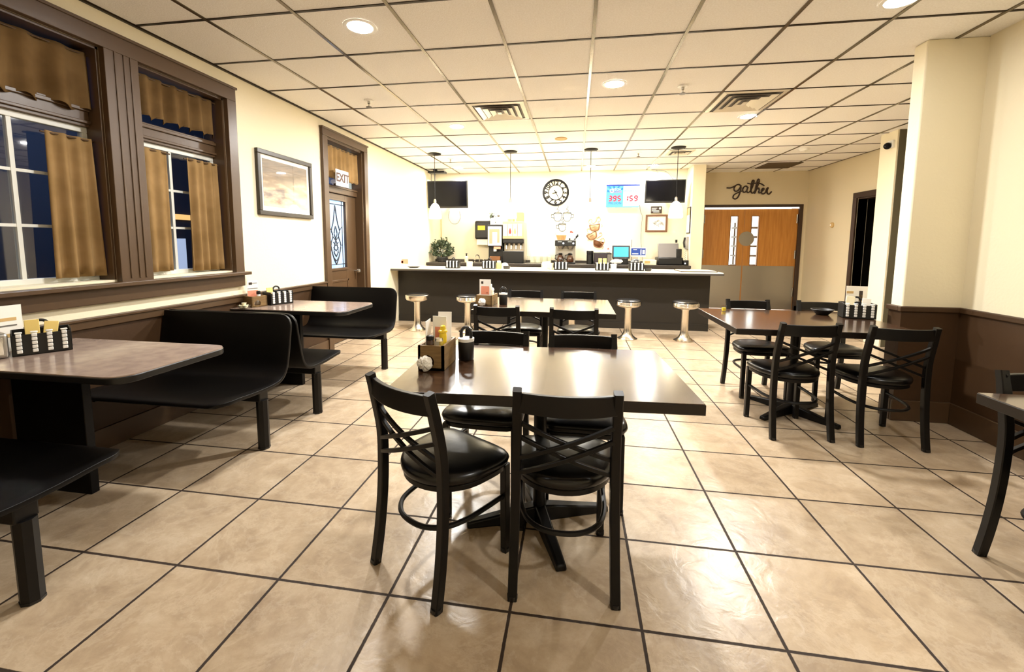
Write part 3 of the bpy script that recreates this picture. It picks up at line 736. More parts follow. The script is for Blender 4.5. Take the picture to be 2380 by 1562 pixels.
# ------------------------------------------------------------------ chairs
def seat_outline(sc=1.0, n=40):
    out = []
    for i in range(n):
        a = 2*pi*i/n; c, s_ = cos(a), sin(a)
        e = 5.0 if s_ > 0 else 2.1
        q = (abs(c)**e+abs(s_)**e)**(-1/e)
        x = c*q; y = s_*q
        out.append((x*(.216+.02*y)*sc, .022+y*.2*sc))
    return out
def make_chair(label, loc, rz):
    t = thing('dining_chair', label, 'chair', loc, rz, 'black cross-back dining chairs')
    bm = M['blk_metal']
    side = [(-.228,0),(-.205,.14),(-.188,.3),(-.182,.45),(-.186,.6),(-.212,.74),(-.24,.858)]
    def yb(z):
        for (a, c), (e, g) in zip(side, side[1:]):
            if c <= z <= g: return a+(e-a)*(z-c)/(g-c)
        return side[-1][0]
    def xb(z): return .2-.014*min(1, z/.84)
    for sg in (-1, 1):
        p = smooth_path([(sg*xb(z), y, z) for y, z in side], 4)
        b = MB(); b.sweep(p, SQ, [.0185 if q.z < .8 else .017 for q in p], up=(0,1,0)); ru = b.build('rear_upright', bm, t)
        b = MB(); b.sweep([(sg*.192, .192, 0), (sg*.19, .19, .42)], SQ, [.0165, .0175], up=(0,1,0)); fl_ = b.build('front_leg', bm, t)
        for px_, py_, pa in ((sg*.192, .192, fl_), (sg*.2, -.227, ru)):
            b = MB(); b.lathe([(.018,0),(.021,.004),(.021,.02)], (px_,py_,0), 12); b.build('foot_glide', M['blk_plastic'], pa)
    b = MB(); n = 14; v = []; f = []
    for i in range(n+1):
        u = -1+2*i/n; y = yb(.8)-.035*(1-u*u); w = xb(.8)
        for (dy, z) in ((-.011,.768-.004*(1-u*u)),(.011,.768-.004*(1-u*u)),(.011,.844),(-.011,.844)): v.append((u*w, y+dy, z))
    for i in range(n):
        for j in range(4): f.append((i*4+j, i*4+(j+1)%4, i*4+4+(j+1)%4, i*4+4+j))
    b.add(v, f); b.build('top_rail', bm, t, bevel=.003)
    for sg in (-1, 1):
        for dz in (0, -.062):
            z0, z1 = .72+dz, .565+dz
            p = []
            for i in range(9):
                q = i/8; z = z0+(z1-z0)*q; x = sg*(-xb(z0)+(xb(z0)+xb(z1))*q)
                p.append((x, yb(z)-.03*(1-(2*q-1)**2)+sg*.006, z))
            b = MB(); b.sweep(p, SQ, .0082); b.build('cross_bar', bm, t)
    b = MB(); o = seat_outline(); lv = [(.93,.428),(1.0,.436),(1.02,.452),(1.0,.468),(.93,.478),(.75,.486),(.4,.49)]
    v = []; f = []; k = len(o)
    for (s_, z) in lv:
        for (x, y) in o: v.append((x*s_, .022+(y-.022)*s_, z))
    for j in range(len(lv)-1):
        for i in range(k): f.append((j*k+i, j*k+(i+1)%k, (j+1)*k+(i+1)%k, (j+1)*k+i))
    f.append(tuple(range(k))[::-1]); f.append(tuple((len(lv)-1)*k+i for i in range(k)))
    b.add(v, f); b.build('seat', M['blk_vinyl'], t, ang=70)
    b = MB(); p = [(x*.9, .022+(y-.022)*.9, .416) for x, y in o]; b.sweep(p, SQ, .012, closed=True); b.build('seat_frame', bm, t)
    b = MB(); p = smooth_path([(.19,.19,.27),(.186,.08,.268),(.176,-.03,.266),(.145,-.12,.264),(.08,-.175,.262),(0,-.19,.262),(-.08,-.175,.262),(-.145,-.12,.264),(-.176,-.03,.266),(-.186,.08,.268),(-.19,.19,.27)], 4)
    b.tube(p, .011, 8); b.build('stretcher_hoop', bm, t)
    return t
def chair_at(x, y, rz, label):
    # x, y: middle of the line between the rear feet
    a = R(rz); return (x-.225*sin(a), y+.225*cos(a), 0), rz
loc, rz = chair_at(-.665, 1.54, -30.4, '')
c0 = make_chair('black cross-back chair turned askew at the near table with its seat in view', loc, rz)
CH = [(-.018, 1.56, 3.8, 'black cross-back chair set square before the near table, beside the askew chair'),
      (-.475, 2.585, 178, 'black chair tucked under the far side of the near table behind the condiment box'),
      (.055, 2.575, 181, 'black chair tucked under the far side of the near table behind its empty end'),
      (-.67, 3.64, 0, 'black cross-back chair at the middle table in front of the wood condiment box'),
      (0, 3.60, 1, 'black cross-back chair at the middle table on the kitchen-doors side, facing the counter'),
      (-.56, 4.93, 180, 'black chair on the counter side of the middle table beside its condiment box'),
      (.05, 4.93, 180, 'black chair on the counter side of the middle table at its empty end'),
      (1.634, 3.235, 4.4, 'black cross-back chair at the free end of the table by the stub wall'),
      (2.19, 3.2, -1, 'black cross-back chair between the free-end chair and the brown wainscot wall'),
      (1.70, 4.5, 183, 'black chair facing the room at the table by the stub wall, before the kitchen doors'),
      (2.36, 4.52, 178, 'black chair facing the room behind the striped caddy of the stub wall table'),
      (2.05, 2.13, 180, 'black chair against the cropped table beside the brown wainscot wall')]
for (x, y, rz, lab) in CH:
    loc, rz = chair_at(x, y, rz, '')
    dup(c0, loc, rz, lab)

# ------------------------------------------------------------------ tables
def table(w, d, loc, rz, foot, label):
    t = thing('dining_table', label, 'table', loc, rz)
    hw, hd = w/2, d/2
    b = MB(); b.box(-hw, hw, -hd, hd, .745, .787, 1); b.box(-hw+.002, hw-.002, -hd+.002, hd-.002, .787, .79, 0)
    b.build('tabletop', [M['wood_top'], M['wood_edge']], t, bevel=.003, smooth=False)
    b = MB(); b.box(-.22, .22, -.04, .04, .725, .745); b.box(-.04, .04, -.22, .22, .727, .745); b.build('spider_mount', M['blk_metal'], t, smooth=False)
    b = MB(); b.cyl((0,0,.05), (0,0,.73), .032, n=20); b.build('column', M['blk_metal'], t)
    for k in range(4):
        a = R(foot-rz+90*k); c, s_ = cos(a), sin(a)
        b = MB(); st = b.mark()
        b.add([(0,-.035,.0),(0,.035,.0),(.37,.026,0),(.37,-.026,0),(0,-.03,.085),(0,.03,.085),(.37,.02,.03),(.37,-.02,.03)], [(0,1,2,3),(4,7,6,5),(0,4,5,1),(1,5,6,2),(2,6,7,3),(3,7,4,0)])
        b.xf(st, Matrix.Rotation(a, 4, 'Z')); b.build('base_foot', M['blk_metal'], t, bevel=.008)
    return t
table(1.285, .835, (-.155, 2.062, 0), 3, 200, 'dark wood pedestal table closest to the camera, between four chairs')
table(1.30, .96, (-.285, 4.245, 0), 0, 0, 'dark wood pedestal table in front of the counter stools, between four chairs')
table(1.27, 1.0, (1.81, 3.79, 0), 0, 125, 'dark wood pedestal table whose end meets the stub wall')
table(1.25, .92, (2.3, 1.56, 0), 0, 45, 'dark wood table cut off by the picture edge beside the brown wainscot')

def booth_table(yc, label):
    t = thing('booth_table', label, 'table', (XL+.015, yc, 0))
    L_, hd, r = 1.11, .315, .09
    poly = [(0,-hd)]+[(L_-r+r*sin(a), -hd+r-r*cos(a)) for a in [i*pi/12 for i in range(7)]]+[(L_-r+r*cos(a), hd-r+r*sin(a)) for a in [i*pi/12 for i in range(7)]]+[(0,hd)]
    b = MB(); b.prism(poly, .752, .785); b.build('edge_band', M['blk_plastic'], t, bevel=.004)
    b = MB(); b.prism([(x*.996+.001, y*.992) for x, y in poly], .785, .79); b.build('laminate_top', M['laminate'], t)
    b = MB(); b.box(.015,.49,-.022,.022,.0,.752); b.build('added_shade_panel', M['bench'], t, bevel=.004)  # dark panel added where deep shade lies under the table
    b = MB(); b.box(.1,1.0,-.03,.03,.715,.752); b.build('under_rail', M['blk_metal'], t, bevel=.004)
    b = MB(); b.box(0,.03,-.2,.2,.69,.752); b.build('wall_bracket', M['blk_metal'], t, smooth=False)
    return t
booth_table(1.875, 'grey laminate booth table under the many-paned window')
booth_table(3.735, 'grey laminate booth table under the framed picture end of the windows')

def bench(yc, face, label):
    # face=1: the sitter looks along +y, -1: towards the camera
    t = thing('booth_bench', label, 'bench', (XL+.02, yc, 0), 0)
    prof = smooth_path([(0,.37,.415),(0,.35,.428),(0,.25,.43),(0,.1,.418),(0,-.06,.415),(0,-.15,.43),(0,-.205,.485),(0,-.235,.58),(0,-.262,.72),(0,-.283,.84),(0,-.288,.875)], 4)
    Ls = [0]
    for a, c in zip(prof, prof[1:]): Ls.append(Ls[-1]+(c-a).length)
    tot = Ls[-1]; Wd = 1.075; n = 14; v = []; f = []
    def reach(s):
        e = Wd
        for r, dd in ((.1, s), (.085, tot-s)):
            if dd < r: e -= r-math.sqrt(max(0, r*r-(r-dd)**2))
        return e
    # denser samples near the ends
    K = len(prof)
    for i in range(K):
        e = reach(Ls[i])
        for j in range(n+1):
            u = j/n; v.append((e*u, face*prof[i].y, prof[i].z))
    for i in range(K-1):
        for j in range(n): f.append((i*(n+1)+j, i*(n+1)+j+1, (i+1)*(n+1)+j+1, (i+1)*(n+1)+j))
    b = MB(); b.add(v, f); b.build('seat_shell', M['bench'], t, solid=.022, bevel=.004, ang=50)
    b = MB(); b.box(.02, 1.05, -.04, .04, .335, .4); b.build('beam', M['blk_metal'], t, bevel=.006)
    b = MB(); b.box(.25,.31,-.2,.24,.385,.405); b.box(.8,.86,-.2,.24,.385,.405)
    b.xf(0, Matrix.Scale(face, 4, (0,1,0))); b.build('cross_support', M['blk_metal'], t, smooth=False)
    for x in (1.035,):
        b = MB(); b.lathe([(.037,0),(.037,.34)], (x,0,0), 8); lg = b.build('leg', M['blk_metal'], t)
        b = MB(); b.lathe([(.0375,0),(.0385,.003),(.0385,.012)], (x,0,0), 8); b.build('foot_cap', M['blk_plastic'], lg)
    b = MB(); b.box(0,.02,-.2,.25,.35,.41); b.xf(0, Matrix.Scale(face, 4, (0,1,0))); b.build('wall_bracket', M['blk_metal'], t, smooth=False)
    return t
bench(1.235, 1, 'black booth bench at the camera end of the booths, mostly in shadow')
bench(2.5, -1, 'black booth bench facing the camera behind the near booth table')
bench(3.115, 1, 'black booth bench standing back to back with the shadowed booth seat')
bench(4.37, -1, 'black booth bench with its back to the exit door')

# ------------------------------------------------------------------ table-top things
def caddy(proto, loc, rz, label):
    if proto: return dup(proto, loc, rz, label)
    t = thing('condiment_caddy', label, 'caddy', loc, rz, group='striped black condiment caddies')
    w, d, h = .112, .075, .125
    b = MB(); b.box(-w,w,-d,d,0,.008); b.box(-w,w,d-.006,d,0,h); b.box(-w,-w+.006,-d,d,0,h); b.box(w-.006,w,-d,d,0,h); b.box(-w,w,-d,-d+.005,0,h*.9); b.build('tray', M['blk_plastic'], t, bevel=.004)
    for k in range(4):
        x = -.084+k*.056
        b = MB()
        for q in range(5): b.box(x-.0105, x+.0105, -d-.006, -d+.02, .014+q*.021, .032+q*.021)
        b.box(x-.014, x+.014, -d-.003, -d+.02, .119, .126)
        b.build('packet_column', M['white_gloss'], t, bevel=.003)
    b = MB(); b.tube([(0,.03+.0*i, h) if i in (0,) else (0.03*cos(a), .03, h+.018+.028*sin(a)) for i, a in enumerate([-.9]+[-.6+i*.36 for i in range(13)])], .008, 8); b.build('loop_handle', M['blk_plastic'], t)
    return t
zc = .9692
k0 = caddy(None, (-2.07, 7.1, zc), 0, 'striped caddy on the counter below the wreath')
caddy(k0, (-1.435, 7.1, zc), 0, 'striped caddy on the counter below the tea dispenser')
caddy(k0, (-.225, 7.1, zc), 0, 'striped caddy on the counter below the coffee brewer')
caddy(k0, (.44, 7.1, zc), 0, 'striped caddy on the counter below the dark microwave oven')
caddy(k0, (.975, 7.1, zc), 0, 'striped caddy on the counter before the register display')
caddy(k0, (2.36, 3.98, .7912), -14, 'striped caddy on the table by the stub wall')
caddy(k0, (-2.905, 1.89, .7912), 58, 'striped caddy on the booth table under the many-paned window')
caddy(k0, (-2.90, 3.79, .7912), 66, 'striped caddy on the booth table near the framed picture')
def round_caddy(proto, loc, label):
    if proto: return dup(proto, loc, 20, label)
    t = thing('condiment_caddy', label, 'caddy', loc, -15, group='black looped caddies beside wood boxes')
    b = MB(); b.lathe([(.037,0),(.04,.004),(.042,.1),(.039,.105)], n=24); b.build('canister', M['blk_plastic'], t)
    b = MB(); b.lathe([(.042,.098),(.043,.114),(.034,.116)], n=24); b.build('rim_band', M['white_gloss'], t)
    b = MB(); b.tube([(.03*cos(a), 0, .13+.04*sin(a)) for a in [-.35+i*.32 for i in range(13)]], .009, 8); b.build('loop_handle', M['blk_plastic'], t)
    return t
r0 = round_caddy(None, (-.556, 2.14, .7912), 'black looped caddy beside the wood box on the near table')
round_caddy(r0, (-.70, 4.17, .7912), 'black looped caddy beside the wood box on the middle table')

def wood_box(loc, rz, w, d, h, label, hole=True):
    t = thing('condiment_box', label, 'box', loc, rz)
    b = MB(); th = .012
    b.box(-w,w,-d,d,0,th); b.box(-w,w,d-th,d,th,h); b.box(-w,-w+th,-d,d-th,th,h); b.box(w-th,w,-d,d-th,th,h)
    # front board with a round opening
    n = 24; c = (-w*.1-.012, h*.33); r = min(.034, h*.3)
    v = []; f = []
    for y in (-d, -d+th):
        for i in range(n):
            a = 2*pi*i/n+pi/4; v.append((c[0]+r*cos(a), y, c[1]+r*sin(a)))
        for i in range(n):
            a = 2*pi*i/n+pi/4; q = max(abs(cos(a)), abs(sin(a))); X = cos(a)/q; Z = sin(a)/q
            v.append(((w if X > 0 else w)*X if abs(X) > .999 else w*X, y, h/2+h/2*Z))
    for i in range(n):
        j = (i+1) % n
        f.append((i, j, n+j, n+i)); f.append((2*n+i, 3*n+i, 3*n+j, 2*n+j)); f.append((i, 2*n+i, 2*n+j, j)); f.append((n+i, n+j, 3*n+j, 3*n+i))
    b.add(v, f)
    b.build('crate', M['box_wood'], t, smooth=False)
    return t, c, r
def napkin_wad(loc, rz, label, s=1.0, group=None):
    rnd = random.Random(int(loc[0]*1000)); b = MB()
    n, k = 22, 9; v = []; f = []
    for j in range(k+1):
        th = pi*j/k
        for i in range(n):
            a = 2*pi*i/n; r = .034*s*(.8+.28*rnd.random())
            v.append((r*sin(th)*cos(a), -.55*r*cos(th)*1.2, r*sin(th)*sin(a)))
    for j in range(k):
        for i in range(n): f.append((j*n+i, j*n+(i+1)%n, (j+1)*n+(i+1)%n, (j+1)*n+i))
    b.add(v, f); o = b.build('napkin_wad', M['white'], ang=15); o.location = loc; o.rotation_euler = (0,0,R(rz))
    return tag(o, label, 'napkins')
bx, by = -.672, 2.02
t, c, r = wood_box((bx, by, .7912), 0, .064, .105, .12, 'wood condiment box with a round hole on the near table')
napkin_wad((bx-.02, by-.131, .832), 0, 'crumpled white napkin bulging from the near table wood box', 1.12)
def card(name, loc, rz, w, h, label, marks, tilt=0, thick=.003, cat='menu', group=None):
    t = thing(name, label, cat, loc, rz, group)
    Mx = Matrix.Rotation(R(tilt), 4, 'X')
    b = MB(); b.box(-w/2,w/2,0,thick,0,h); b.xf(0, Mx); b.build('sheet', M['white'], t, smooth=False)
    for (x, z, a, c, m) in marks:
        b = MB(); b.box(x-a/2,x+a/2,-.0012,0,z,z+c); b.xf(0, Mx); b.build('printed_panel', M[m], t, smooth=False)
    return t
card('folded_menu', (-.715, 2.0, .8045), -84, .1, .215, 'folded menu standing at the window edge of the near table wood box', [(0,.13,.07,.05,'tan')], cat='menu')
card('folded_menu', (-.674, 2.06, .8045), -8, .075, .225, 'folded menu leaning in the middle of the near table wood box', [(.0,.1,.05,.07,'pink')])
card('folded_menu', (-.662, 2.1, .8045), 3, .07, .24, 'tallest folded menu at the back of the near table wood box', [(-.01,.05,.04,.14,'pink')], tilt=-4)
def bottle(name, loc, prof, parts, label, cat):
    t = thing(name, label, cat, loc)
    for (pn, pr, m) in parts:
        b = MB(); b.lathe(pr, n=20); b.build(pn, M[m], t)
    return t
bottle('sauce_jar', (-.69, 1.962, .8045), None, [('jar', [(.017,0),(.019,.004),(.019,.118),(.015,.126)], 'sauce'), ('lid', [(.0185,.126),(.0185,.144),(.016,.146)], 'blk_plastic')], 'brown sauce jar with black lid in the near table wood box', 'jar')
bottle('sugar_shaker', (-.645, 1.962, .8045), None, [('jar', [(.02,0),(.022,.004),(.021,.115),(.018,.122)], 'clear'), ('sugar', [(.019,.003),(.019,.09)], 'white'), ('lid', [(.02,.122),(.017,.136),(.006,.14)], 'chrome')], 'glass sugar shaker in the near table wood box', 'shaker')
bottle('mustard_bottle', (-.644, 2.02, .8045), None, [('bottle_body', [(.017,0),(.019,.01),(.019,.135),(.016,.15),(.023,.154)], 'yellow'), ('cap', [(.023,.154),(.021,.162),(.014,.166),(.012,.184),(.004,.188)], 'yellow')], 'yellow mustard bottle in the near table wood box', 'bottle')
# middle table
t, c, r = wood_box((-.865, 4.16, .7912), -4, .082, .115, .1, 'wood condiment box with a round hole on the middle table')
napkin_wad((-.882, 4.008, .83), -4, 'crumpled white napkin bulging from the middle table wood box', 1.15)
card('table_card', (-.87, 4.1, .8045), -4, .115, .24, 'white card with salmon panel in the middle table wood box', [(-.03,.195,.022,.025,'dark_ink'),(0,.09,.085,.07,'pink'),(0,.16,.08,.012,'pink'),(.02,.1,.014,.014,'red')], cat='card')
card('table_card', (-.868, 4.15, .8045), -4, .115, .19, 'plain card standing behind the salmon panel card', [(0,.1,.1,.03,'tan')], cat='card')
bottle('creamer_bottle', (-.815, 4.2, .8045), None, [('bottle_body', [(.016,0),(.017,.008),(.016,.1),(.01,.112)], 'cream'), ('cap', [(.013,.112),(.018,.13),(.012,.145),(.004,.148)], 'white_gloss')], 'small white topped bottle in the middle table wood box', 'bottle')
# stub wall table
card('menu_holder', (2.42, 4.10, .7912), -8, .155, .255, 'standing card with a dark bottle picture on the stub wall table', [(-.05,.19,.05,.02,'tan'),(-.045,.14,.05,.012,'grey_ink'),(.03,.03,.026,.15,'tan'),(.03,.13,.026,.085,'dark_ink'),(-.05,.02,.05,.04,'dark_ink')], cat='card')
for i, (x, y, z, rz, lab, m) in enumerate([(2.3115, 3.992, .925, -14, 'cream sugar packet sticking up from the stub wall caddy', 'cream'), (2.418, 3.966, .912, -14, 'pale sweetener packet at the wall side of the stub wall caddy', 'white')]):
    b = MB(); b.box(-.03,.03,-.004,.004,-.06,.045); o = b.build('sugar_packet', M[m], bevel=.002); o.location = (x, y, z); o.rotation_euler = (R(-8),R(6),R(rz)); tag(o, lab, 'packet')
t = thing('dark_bowl', 'shallow black bowl beside the stub wall caddy', 'bowl', (2.16, 4.1, .79))
b = MB(); b.lathe([(.04,0),(.045,.004),(.085,.045),(.08,.047),(.04,.01),(.001,.008)], n=28, cap=False); b.build('bowl_body', M['blk_plastic'], t, solid=.003)
b = MB(); b.ring((0,0,.046), .083, .003, 'z'); b.build('rim', M['blk_plastic'], t)
bottle('votive_glass', (1.36, 4.14, .7912), None, [('cup', [(.018,0),(.022,.05)], 'clear'), ('wax', [(.016,.003),(.018,.03)], 'yellow')], 'small yellow votive glass at the free end of the stub wall table', 'candle')
# booth tables
card('menu_card', (-3.06, 1.825, .7912), 88, .17, .255, 'cream menu card standing against the rail on the near booth table', [(0,.17,.12,.018,'tan'),(0,.14,.12,.008,'grey_ink'),(.0,.08,.08,.02,'tan')], cat='menu')
t = thing('napkin_holder', 'steel napkin holder on the near booth table behind the caddy', 'napkin holder', (-2.97, 1.70, .7912), 68)
b = MB(); b.box(-.07,.07,-.05,.05,0,.13); b.build('case', M['steel'], t, bevel=.014, seg=3)
b = MB(); b.box(-.05,.05,-.054,-.049,.02,.11); b.build('face_plate', M['chrome'], t, bevel=.002)
for i, (x, y, z, lab) in enumerate([(-2.925, 1.865, .915, 'yellow packet sticking up from the many-paned window caddy'), (-2.885, 1.92, .90, 'second yellow packet, lower, in the many-paned window caddy')]):
    b = MB(); b.box(-.028,.028,-.004,.004,-.06,.055); o = b.build('sweetener_packet', mat('pale_yellow_paper', lin(236,206,120), .6) if i == 0 else bpy.data.materials['pale_yellow_paper'], bevel=.002); o.location = (x, y, z); o.rotation_euler = (R(-10),R(8*i),R(58)); tag(o, lab, 'packet')
t, c, r = wood_box((-3.0, 3.6, .7912), 66, .07, .085, .1, 'wood condiment box on the booth table near the framed picture')
card('table_card', (-3.027, 3.612, .8045), 66, .1, .23, 'white card with pink lower panel in the booth wood box', [(-.02,.19,.03,.022,'dark_ink'),(.015,.2,.05,.006,'grey_ink'),(0,.15,.09,.006,'grey_ink'),(0,.06,.095,.075,'pink')], cat='card')
bottle('salt_shaker', (-2.975, 3.62, .8045), None, [('glass_body', [(.018,0),(.02,.004),(.016,.1)], 'white_gloss'), ('lid', [(.018,.1),(.018,.125),(.012,.13)], 'blk_plastic')], 'white shaker with black lid in the booth wood box', 'shaker')
b = MB(); b.box(-.03,.03,-.004,.004,-.05,.05); o = b.build('sweetener_packet', bpy.data.materials['pale_yellow_paper'], bevel=.002); o.location = (-2.94, 3.73, .905); o.rotation_euler = (R(-10),0,R(66)); tag(o, 'yellow packet leaning in the framed picture booth caddy', 'packet')
t = thing('creamer_bowl', 'small clear bowl heaped with white creamer cups on the framed picture booth table', 'bowl', (-2.97, 3.43, .79))
b = MB(); b.lathe([(.03,0),(.034,.004),(.055,.035),(.052,.037),(.032,.008),(.001,.006)], n=24, cap=False); b.build('bowl_body', M['clear'], t)
k = 0
for (x, y, z) in ((-.022,-.01,.024),(.02,-.014,.024),(0,.022,.024),(.0,-.002,.046)):
    b = MB(); b.lathe([(.013,0),(.019,.02),(.021,.021),(.021,.024)], n=14); o = b.build('creamer_cup', M['cream']); o.location = (-2.97+x, 3.43+y, .79+z-.014)
    tag(o, ['creamer cup at the aisle side of the creamer bowl', 'creamer cup at the camera side of the creamer bowl', 'creamer cup at the wall side of the creamer bowl', 'creamer cup on top of the creamer bowl heap'][k], 'creamer'); k += 1

# ------------------------------------------------------------------ on the counter
card('menu_card', (-2.97, 7.12, zc), 0, .2, .22, 'red and white menu card at the window-wall end of the counter', [(.02,.06,.12,.08,'pink'),(-.03,.07,.04,.04,'red')], cat='menu')
card('menu_card', (-3.06, 7.22, zc), 0, .045, .21, 'narrow salmon menu card behind the red and white menu card', [(0,.02,.04,.17,'pink')], cat='menu')
t = thing('black_plate', 'thin black plate on the counter beside the menu cards', 'plate', (-2.76, 7.05, zc))
b = MB(); b.lathe([(.07,0),(.075,.004),(.12,.016),(.118,.018),(.07,.008),(.001,.008)], n=28, cap=False); b.build('plate_body', M['blk_plastic'], t)
def mug(name, loc, r, h, m, label, cat, handle=True):
    t = thing(name, label, cat, loc, 30)
    b = MB(); b.lathe([(r*.8,0),(r*.88,.004),(r,h),(r*.92,h),(r*.8,.012),(.001,.01)], n=20, cap=False); b.build('cup_body', M[m], t)
    if handle:
        b = MB(); b.tube([(-r*.85-.022*cos(a), 0, h*.52+h*.3*sin(a)) for a in [-pi/2+i*pi/8 for i in range(9)]], .005, 6); b.build('handle', M[m], t)
    return t
mug('cream_cup', (-1.775, 7.08, zc), .055, .115, 'cream', 'cream cup between the two wreath-side caddies', 'cup', False)
bottle('condiment_bottle', (-1.262, 7.06, zc), None, [('bottle_body', [(.04,0),(.045,.01),(.045,.09),(.03,.11)], 'tan'), ('cap', [(.034,.11),(.03,.135),(.01,.14)], 'cream')], 'tan capped bottle beside the tea dispenser caddy', 'bottle')
o = MB().ball((0,0,0), .06, (1,.7,.8)).build('wrapped_bun', M['white']); o.location = (-1.19, 7.24, zc+.048); tag(o, 'round white wrapped bun behind the tan capped bottle', 'food')
mug('dark_bowl', (-1.13, 7.07, zc), .062, .05, 'pot', 'small dark bowl beside the tan capped bottle', 'bowl', False)
mug('cream_mug', (-.49, 7.08, zc), .048, .125, 'cream', 'tall cream mug before the coffee brewer', 'mug')
mug('cream_mug', (-.385, 7.1, zc), .042, .105, 'cream', 'short cream mug touching the brewer caddy', 'mug')
mug('cream_mug', (-.45, 7.27, zc), .042, .125, 'cream', 'cream mug standing behind the tall and short mugs', 'mug')
mug('white_cup', (.615, 7.07, zc), .052, .105, 'white_gloss', 'white paper cup beside the microwave caddy', 'cup', False)
for i, (x, lab) in enumerate(((.405, 'yellow packet sticking up from the microwave caddy'), (.478, 'second yellow packet beside it in the microwave caddy'))):
    b = MB(); b.box(-.028,.028,-.004,.004,-.06,.06); o = b.build('sweetener_packet', bpy.data.materials['pale_yellow_paper'], bevel=.002); o.location = (x, 7.085, zc+.135); o.rotation_euler = (R(-6),0,0); tag(o, lab, 'packet')
mug('dark_bowl', (1.155, 7.06, zc), .055, .045, 'pot', 'small dark bowl beside the register-side caddy', 'bowl', False)
t = thing('menu_board', 'flat cream menu board lying on the kitchen end of the counter', 'menu', (1.9, 7.2, zc))
b = MB(); b.box(-.27,.27,-.24,.22,0,.012); b.build('board_base', M['dark_trim'], t, smooth=False)
b = MB(); b.box(-.26,.26,-.23,.21,.012,.016); b.build('page', M['cream'], t, smooth=False)

# ------------------------------------------------------------------ back counter and equipment
zb = .985; zt = .985
t = thing('back_counter', 'charcoal work counter along the back wall', 'counter', (-.46, 8.98, 0))
xa, xb_ = XL+.46+.006, 2.22+.46-.006
b = MB(); b.box(xa, xb_, -.26, .3, 0, zb-.06); b.build('cabinet', M['dark_counter'], t, smooth=False)
b = MB(); b.box(xa, xb_, -.32, .312, zb-.06, zb); b.build('worktop', M['dark_counter'], t, bevel=.008)
b = MB(); b.box(xa, xb_, .3, .314, zb, zb+.05); b.build('splash_edge', M['dark_counter'], t, smooth=False)

zb = .9862
# wreath
t = thing('green_wreath', 'sage green wreath standing in a dark pot at the television corner', 'wreath', (-2.85, 8.95, zb))
b = MB(); b.lathe([(.09,0),(.1,.004),(.13,.09),(.12,.1)], n=24); b.build('pot', M['pot'], t)
b = MB(); rnd = random.Random(3)
for i in range(760):
    a = rnd.random()*2*pi; rr = .165+rnd.gauss(0,.042); c = Vector((rr*cos(a), rnd.gauss(0,.05), .255+rr*sin(a)))
    if c.z < .13: continue
    u = Vector((rnd.gauss(0,1)+1.2*cos(a), rnd.gauss(0,.9), rnd.gauss(0,1)+1.2*sin(a))).normalized(); w = u.cross(Vector((rnd.gauss(0,1), rnd.gauss(0,1), rnd.gauss(0,1)))).normalized(); l = .05+.035*rnd.random()
    b.add([c-u*l*.5, c+w*l*.3, c+u*l*.5, c-w*l*.3], [(0,1,2,3)])
b.build('leaves', M['green'], t, smooth=False)
b = MB(); b.ring((0,0,.255), .165, .02, 'y', 32); b.build('wreath_ring', M['pot'], t)
b = MB(); 
for i in range(60):
    a = rnd.random()*2*pi; rr = .1*rnd.random(); c = Vector((rr*cos(a), rnd.gauss(0,.02), .25+rr*sin(a))); u = Vector((rnd.gauss(0,1), rnd.gauss(0,.5), rnd.gauss(0,1))).normalized(); w = u.orthogonal().normalized(); l = .04
    b.add([c-u*l*.5, c+w*l*.3, c+u*l*.5, c-w*l*.3], [(0,1,2,3)])
b.build('pale_leaves', mat('pale_lambs_ear', lin(180,184,172), .7), t, smooth=False)

bottle('soap_dispenser', (-2.31, 8.95, zb), None, [('bottle_body', [(.04,0),(.042,.005),(.042,.11),(.015,.13)], 'cream'), ('pump', [(.012,.13),(.012,.17),(.02,.172),(.02,.185),(.005,.19)], 'blk_plastic')], 'soap pump bottle beside the wreath', 'bottle')
t = thing('faucet', 'chrome gooseneck faucet between the soap bottle and tea dispenser', 'faucet', (-2.06, 9.1, zb))
b = MB(); b.tube(smooth_path([(0,0,0),(0,0,.1),(-.02,-.02,.15),(-.07,-.05,.15),(-.09,-.06,.11)], 5), .011, 8); b.build('spout', M['chrome'], t)
for x in (-.1, .1):
    b = MB(); b.lathe([(.02,0),(.016,.03),(.025,.05),(.02,.06)], (x,0,0), 12); b.build('tap_handle', M['chrome'], t)

t = thing('paper_towel_dispenser', 'black paper towel dispenser with a yellow label on the back wall', 'dispenser', (-1.985, YB, 1.68))
b = MB(); b.box(-.18,.18,-.2,.001,-.2,.2); b.build('housing', M['blk_plastic'], t, bevel=.04, seg=4)
b = MB(); b.box(-.11,.05,-.204,-.199,0,.09); b.build('yellow_label', M['yellow'], t, smooth=False)
b = MB(); b.box(-.14,.14,-.16,-.1,-.32,-.2); b.build('paper_sheet_frame', M['white'], t, smooth=False)

t = thing('tea_dispenser', 'narrow black drink dispenser with an orange lit picture panel', 'drink dispenser', (-1.645, 8.93, zb))
b = MB(); b.box(-.155,.155,-.1,.25,0,.79); b.box(-.155,.155,-.22,-.1,.34,.79); b.box(-.15,.15,-.22,-.1,0,.05); b.build('cabinet', M['blk_plastic'], t, bevel=.008)
b = MB(); b.box(-.145,.14,-.226,-.219,.36,.755); b.build('picture_panel', M['white_gloss'], t, bevel=.002)
b = MB(); b.box(-.115,-.05,-.229,-.226,.4,.7); b.box(.05,.1,-.229,-.226,.42,.7); b.box(-.05,.05,-.229,-.226,.64,.7); b.build('orange_print', M['pink'], t, smooth=False)
b = MB(); b.box(-.03,.03,-.2,-.12,.24,.3); b.build('nozzle', M['white_gloss'], t, bevel=.004)
b = MB(); b.box(-.02,.12,-.224,-.2,.29,.34); b.build('control_label', M['pink'], t, smooth=False)
